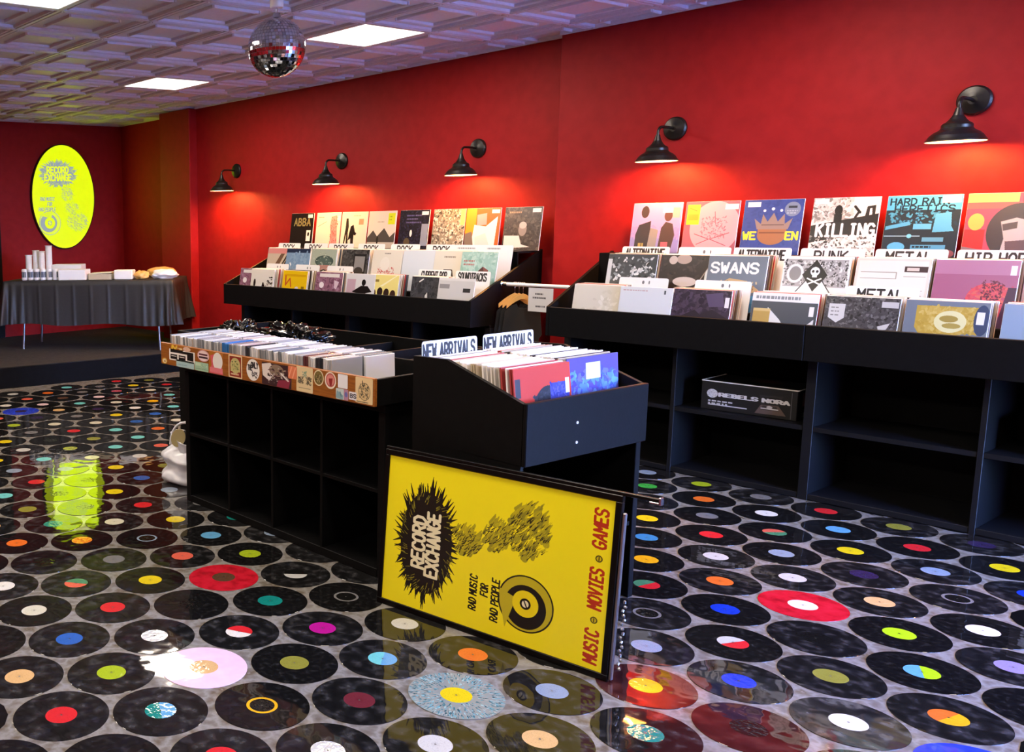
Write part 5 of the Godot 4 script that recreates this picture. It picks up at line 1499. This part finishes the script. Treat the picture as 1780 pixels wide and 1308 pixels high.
	solo("white_box", "white lidded box in the middle of the snacks", "box", box(Vector3(0, 0.05, 0), Vector3(0.2, 0.1, 0.16), 0.008), M.white_paper, put.call(0.37, -0.2), "", yaw)
	solo("snack_bag", "small brown snack bag beside the white box", "snack bag", lump(Vector3(0.075, 0.05, 0.07), 0.35, 0.1, 51, 20), M.hanger_wood, put.call(0.555, -0.2), "", yaw)
	solo("crisp_bag", "long white printed snack bag at the table end", "snack bag", lump(Vector3(0.14, 0.055, 0.08), 0.3, 0.1, 53, 24), M.bag_white, put.call(0.80, -0.18), "", yaw)
	solo("loaf_bag", "tan bag lying behind the white snack bag", "snack bag", lump(Vector3(0.16, 0.065, 0.08), 0.2, 0.08, 57, 22), M.hanger_wood, put.call(0.70, 0.12), "", yaw)

# ---------------------------------------------------------------- sign, cartons, floor bag
func small_things():
	# lit oval sign on the back wall
	var o := Vector3(-10.47, 1.866, -5.352)
	var t := thing("lit_oval_sign", "glowing yellow oval sign lettered RECORD EXCHANGE on the back wall", "lit sign", o, PI / 2)
	var hw := 0.42
	var hh := 0.622
	var st := begin()
	prism(st, oval(hw, hh, 64), 0.05, 0.056)
	part("sign_face", st, M.sign_print, t)
	var rim := begin()
	prism(rim, oval(hw + 0.012, hh + 0.012, 64), 0.002, 0.05)
	part("sign_body", rim, M.metal_black, t)
	var l := AreaLight3D.new()
	l.name = "sign_light"
	l.area_size = Vector2(0.62, 0.95)
	l.light_color = Color(0.86, 1.0, 0.1)
	l.light_energy = 0.42
	l.area_normalize_energy = true
	l.area_range = 15.0
	l.shadow_enabled = true
	l.position = Vector3(0, 0, 0.075)
	l.rotation.y = PI
	t.add_child(l)
	# turntable cartons on the rack shelf
	for q in [[-2.487, -5.65, "black turntable carton with white edges on the rack shelf"], [-1.02, -5.67, "black carton on the shelf at the far bay"]]:
		var c := thing("turntable_carton", q[2], "carton", Vector3(q[0], 0.399, q[1]), 0.03 if q[0] < -2 else 0.0)
		var w := 0.5
		var h := 0.165
		var d := 0.3
		part("carton_body", box(Vector3(0, h / 2, 0), Vector3(w, h, d), 0.002), M.dark_case, c)
		var f := begin()
		var r := cell_rect(54)
		face(f, [Vector3(-w / 2 + 0.003, 0.003, d / 2 + 0.0006), Vector3(w / 2 - 0.003, 0.003, d / 2 + 0.0006), Vector3(w / 2 - 0.003, h - 0.003, d / 2 + 0.0006), Vector3(-w / 2 + 0.003, h - 0.003, d / 2 + 0.0006)], Vector3.BACK, [r.position + Vector2(0, r.size.y), r.end, r.position + Vector2(r.size.x, 0), r.position])
		part("front_print", f, M.card_print, c)
		var f2 := begin()
		r = cell_rect(55)
		face(f2, [Vector3(-w / 2 + 0.003, h + 0.0006, d / 2 - 0.003), Vector3(w / 2 - 0.003, h + 0.0006, d / 2 - 0.003), Vector3(w / 2 - 0.003, h + 0.0006, -d / 2 + 0.003), Vector3(-w / 2 + 0.003, h + 0.0006, -d / 2 + 0.003)], Vector3.UP, [r.position + Vector2(0, r.size.y), r.end, r.position + Vector2(r.size.x, 0), r.position])
		part("top_print", f2, M.card_print, c)
		var f3 := begin()
		r = cell_rect(56)
		face(f3, [Vector3(w / 2 + 0.0006, 0.003, d / 2 - 0.003), Vector3(w / 2 + 0.0006, 0.003, -d / 2 + 0.003), Vector3(w / 2 + 0.0006, h - 0.003, -d / 2 + 0.003), Vector3(w / 2 + 0.0006, h - 0.003, d / 2 - 0.003)], Vector3.RIGHT, [r.position + Vector2(0, r.size.y), r.end, r.position + Vector2(r.size.x, 0), r.position])
		part("side_print", f3, M.card_print, c)
		var e := begin()
		bx(e, Vector3(0, h + 0.001, d / 2), Vector3(w, 0.006, 0.006), 0.001)
		for s in [-1, 1]:
			bx(e, Vector3(s * w / 2, h + 0.001, 0), Vector3(0.006, 0.006, d - 0.006), 0.001)
		part("edge_tape", e, M.white_paper, c)
	# white carrier bag on the floor beside the disc rack
	var b := thing("carrier_bag", "white plastic carrier bag slumped on the record floor", "bag", Vector3(-4.44, 0.002, -3.06), 0.5)
	var nz := FastNoiseLite.new()
	nz.seed = 71
	nz.frequency = 0.35
	var rows := []
	for k in 25:
		var f := k / 24.0
		var row := PackedVector3Array()
		for s in 64:
			var a := TAU * s / 64.0
			var rr := 0.15 * (1.0 - 0.1 * f) * (1.0 - 0.35 * smoothstep(0.55, 1.0, f)) * (0.94 if f < 0.04 else 1.0)
			rr *= 1.0 + 0.28 * nz.get_noise_3d(cos(a) * 3.0, f * 5.0, sin(a) * 3.0)
			rr += 0.02 * sin(f * 14.0)
			var rim_h := 0.255 + 0.045 * cos(a - 3.4)
			row.append(Vector3(cos(a) * rr * 1.15, f * rim_h, sin(a) * rr * 0.8))
		rows.append(row)
	var inner := PackedVector3Array()
	for s in 64: inner.append(rows[24][s] * Vector3(0.93, 0.96, 0.93))
	rows.append(inner)
	var low := PackedVector3Array()
	for s in 64: low.append(Vector3(inner[s].x * 0.8, 0.1, inner[s].z * 0.8))
	rows.append(low)
	part("bag_body", sheet(rows, true), M.bag_white, b)
	var hd := begin()
	var pts := []
	for k in 13:
		var a := PI * k / 12.0
		pts.append(Vector3(-0.02 - cos(a) * 0.1, 0.22 + sin(a) * 0.14, 0.03))
	tube(hd, pts, 0.008, 10)
	part("handle", hd, M.bag_white, b)
	part("black_bundle", lump(Vector3(0.095, 0.12, 0.06), 0.2, 0.06, 73, 24), M.cloth_black, b, Vector3(0, 0.09, 0))
	var em := begin()
	prism(em, oval(0.042, 0.055, 28), -0.004, 0.002, Rect2(0, 0, 1, 1), Transform3D(Basis(Vector3.UP, 0.3) * Basis(Vector3.BACK, -0.3), Vector3(-0.045, 0.275, 0.075)))
	part("round_emblem", em, M.gold_disc, b)
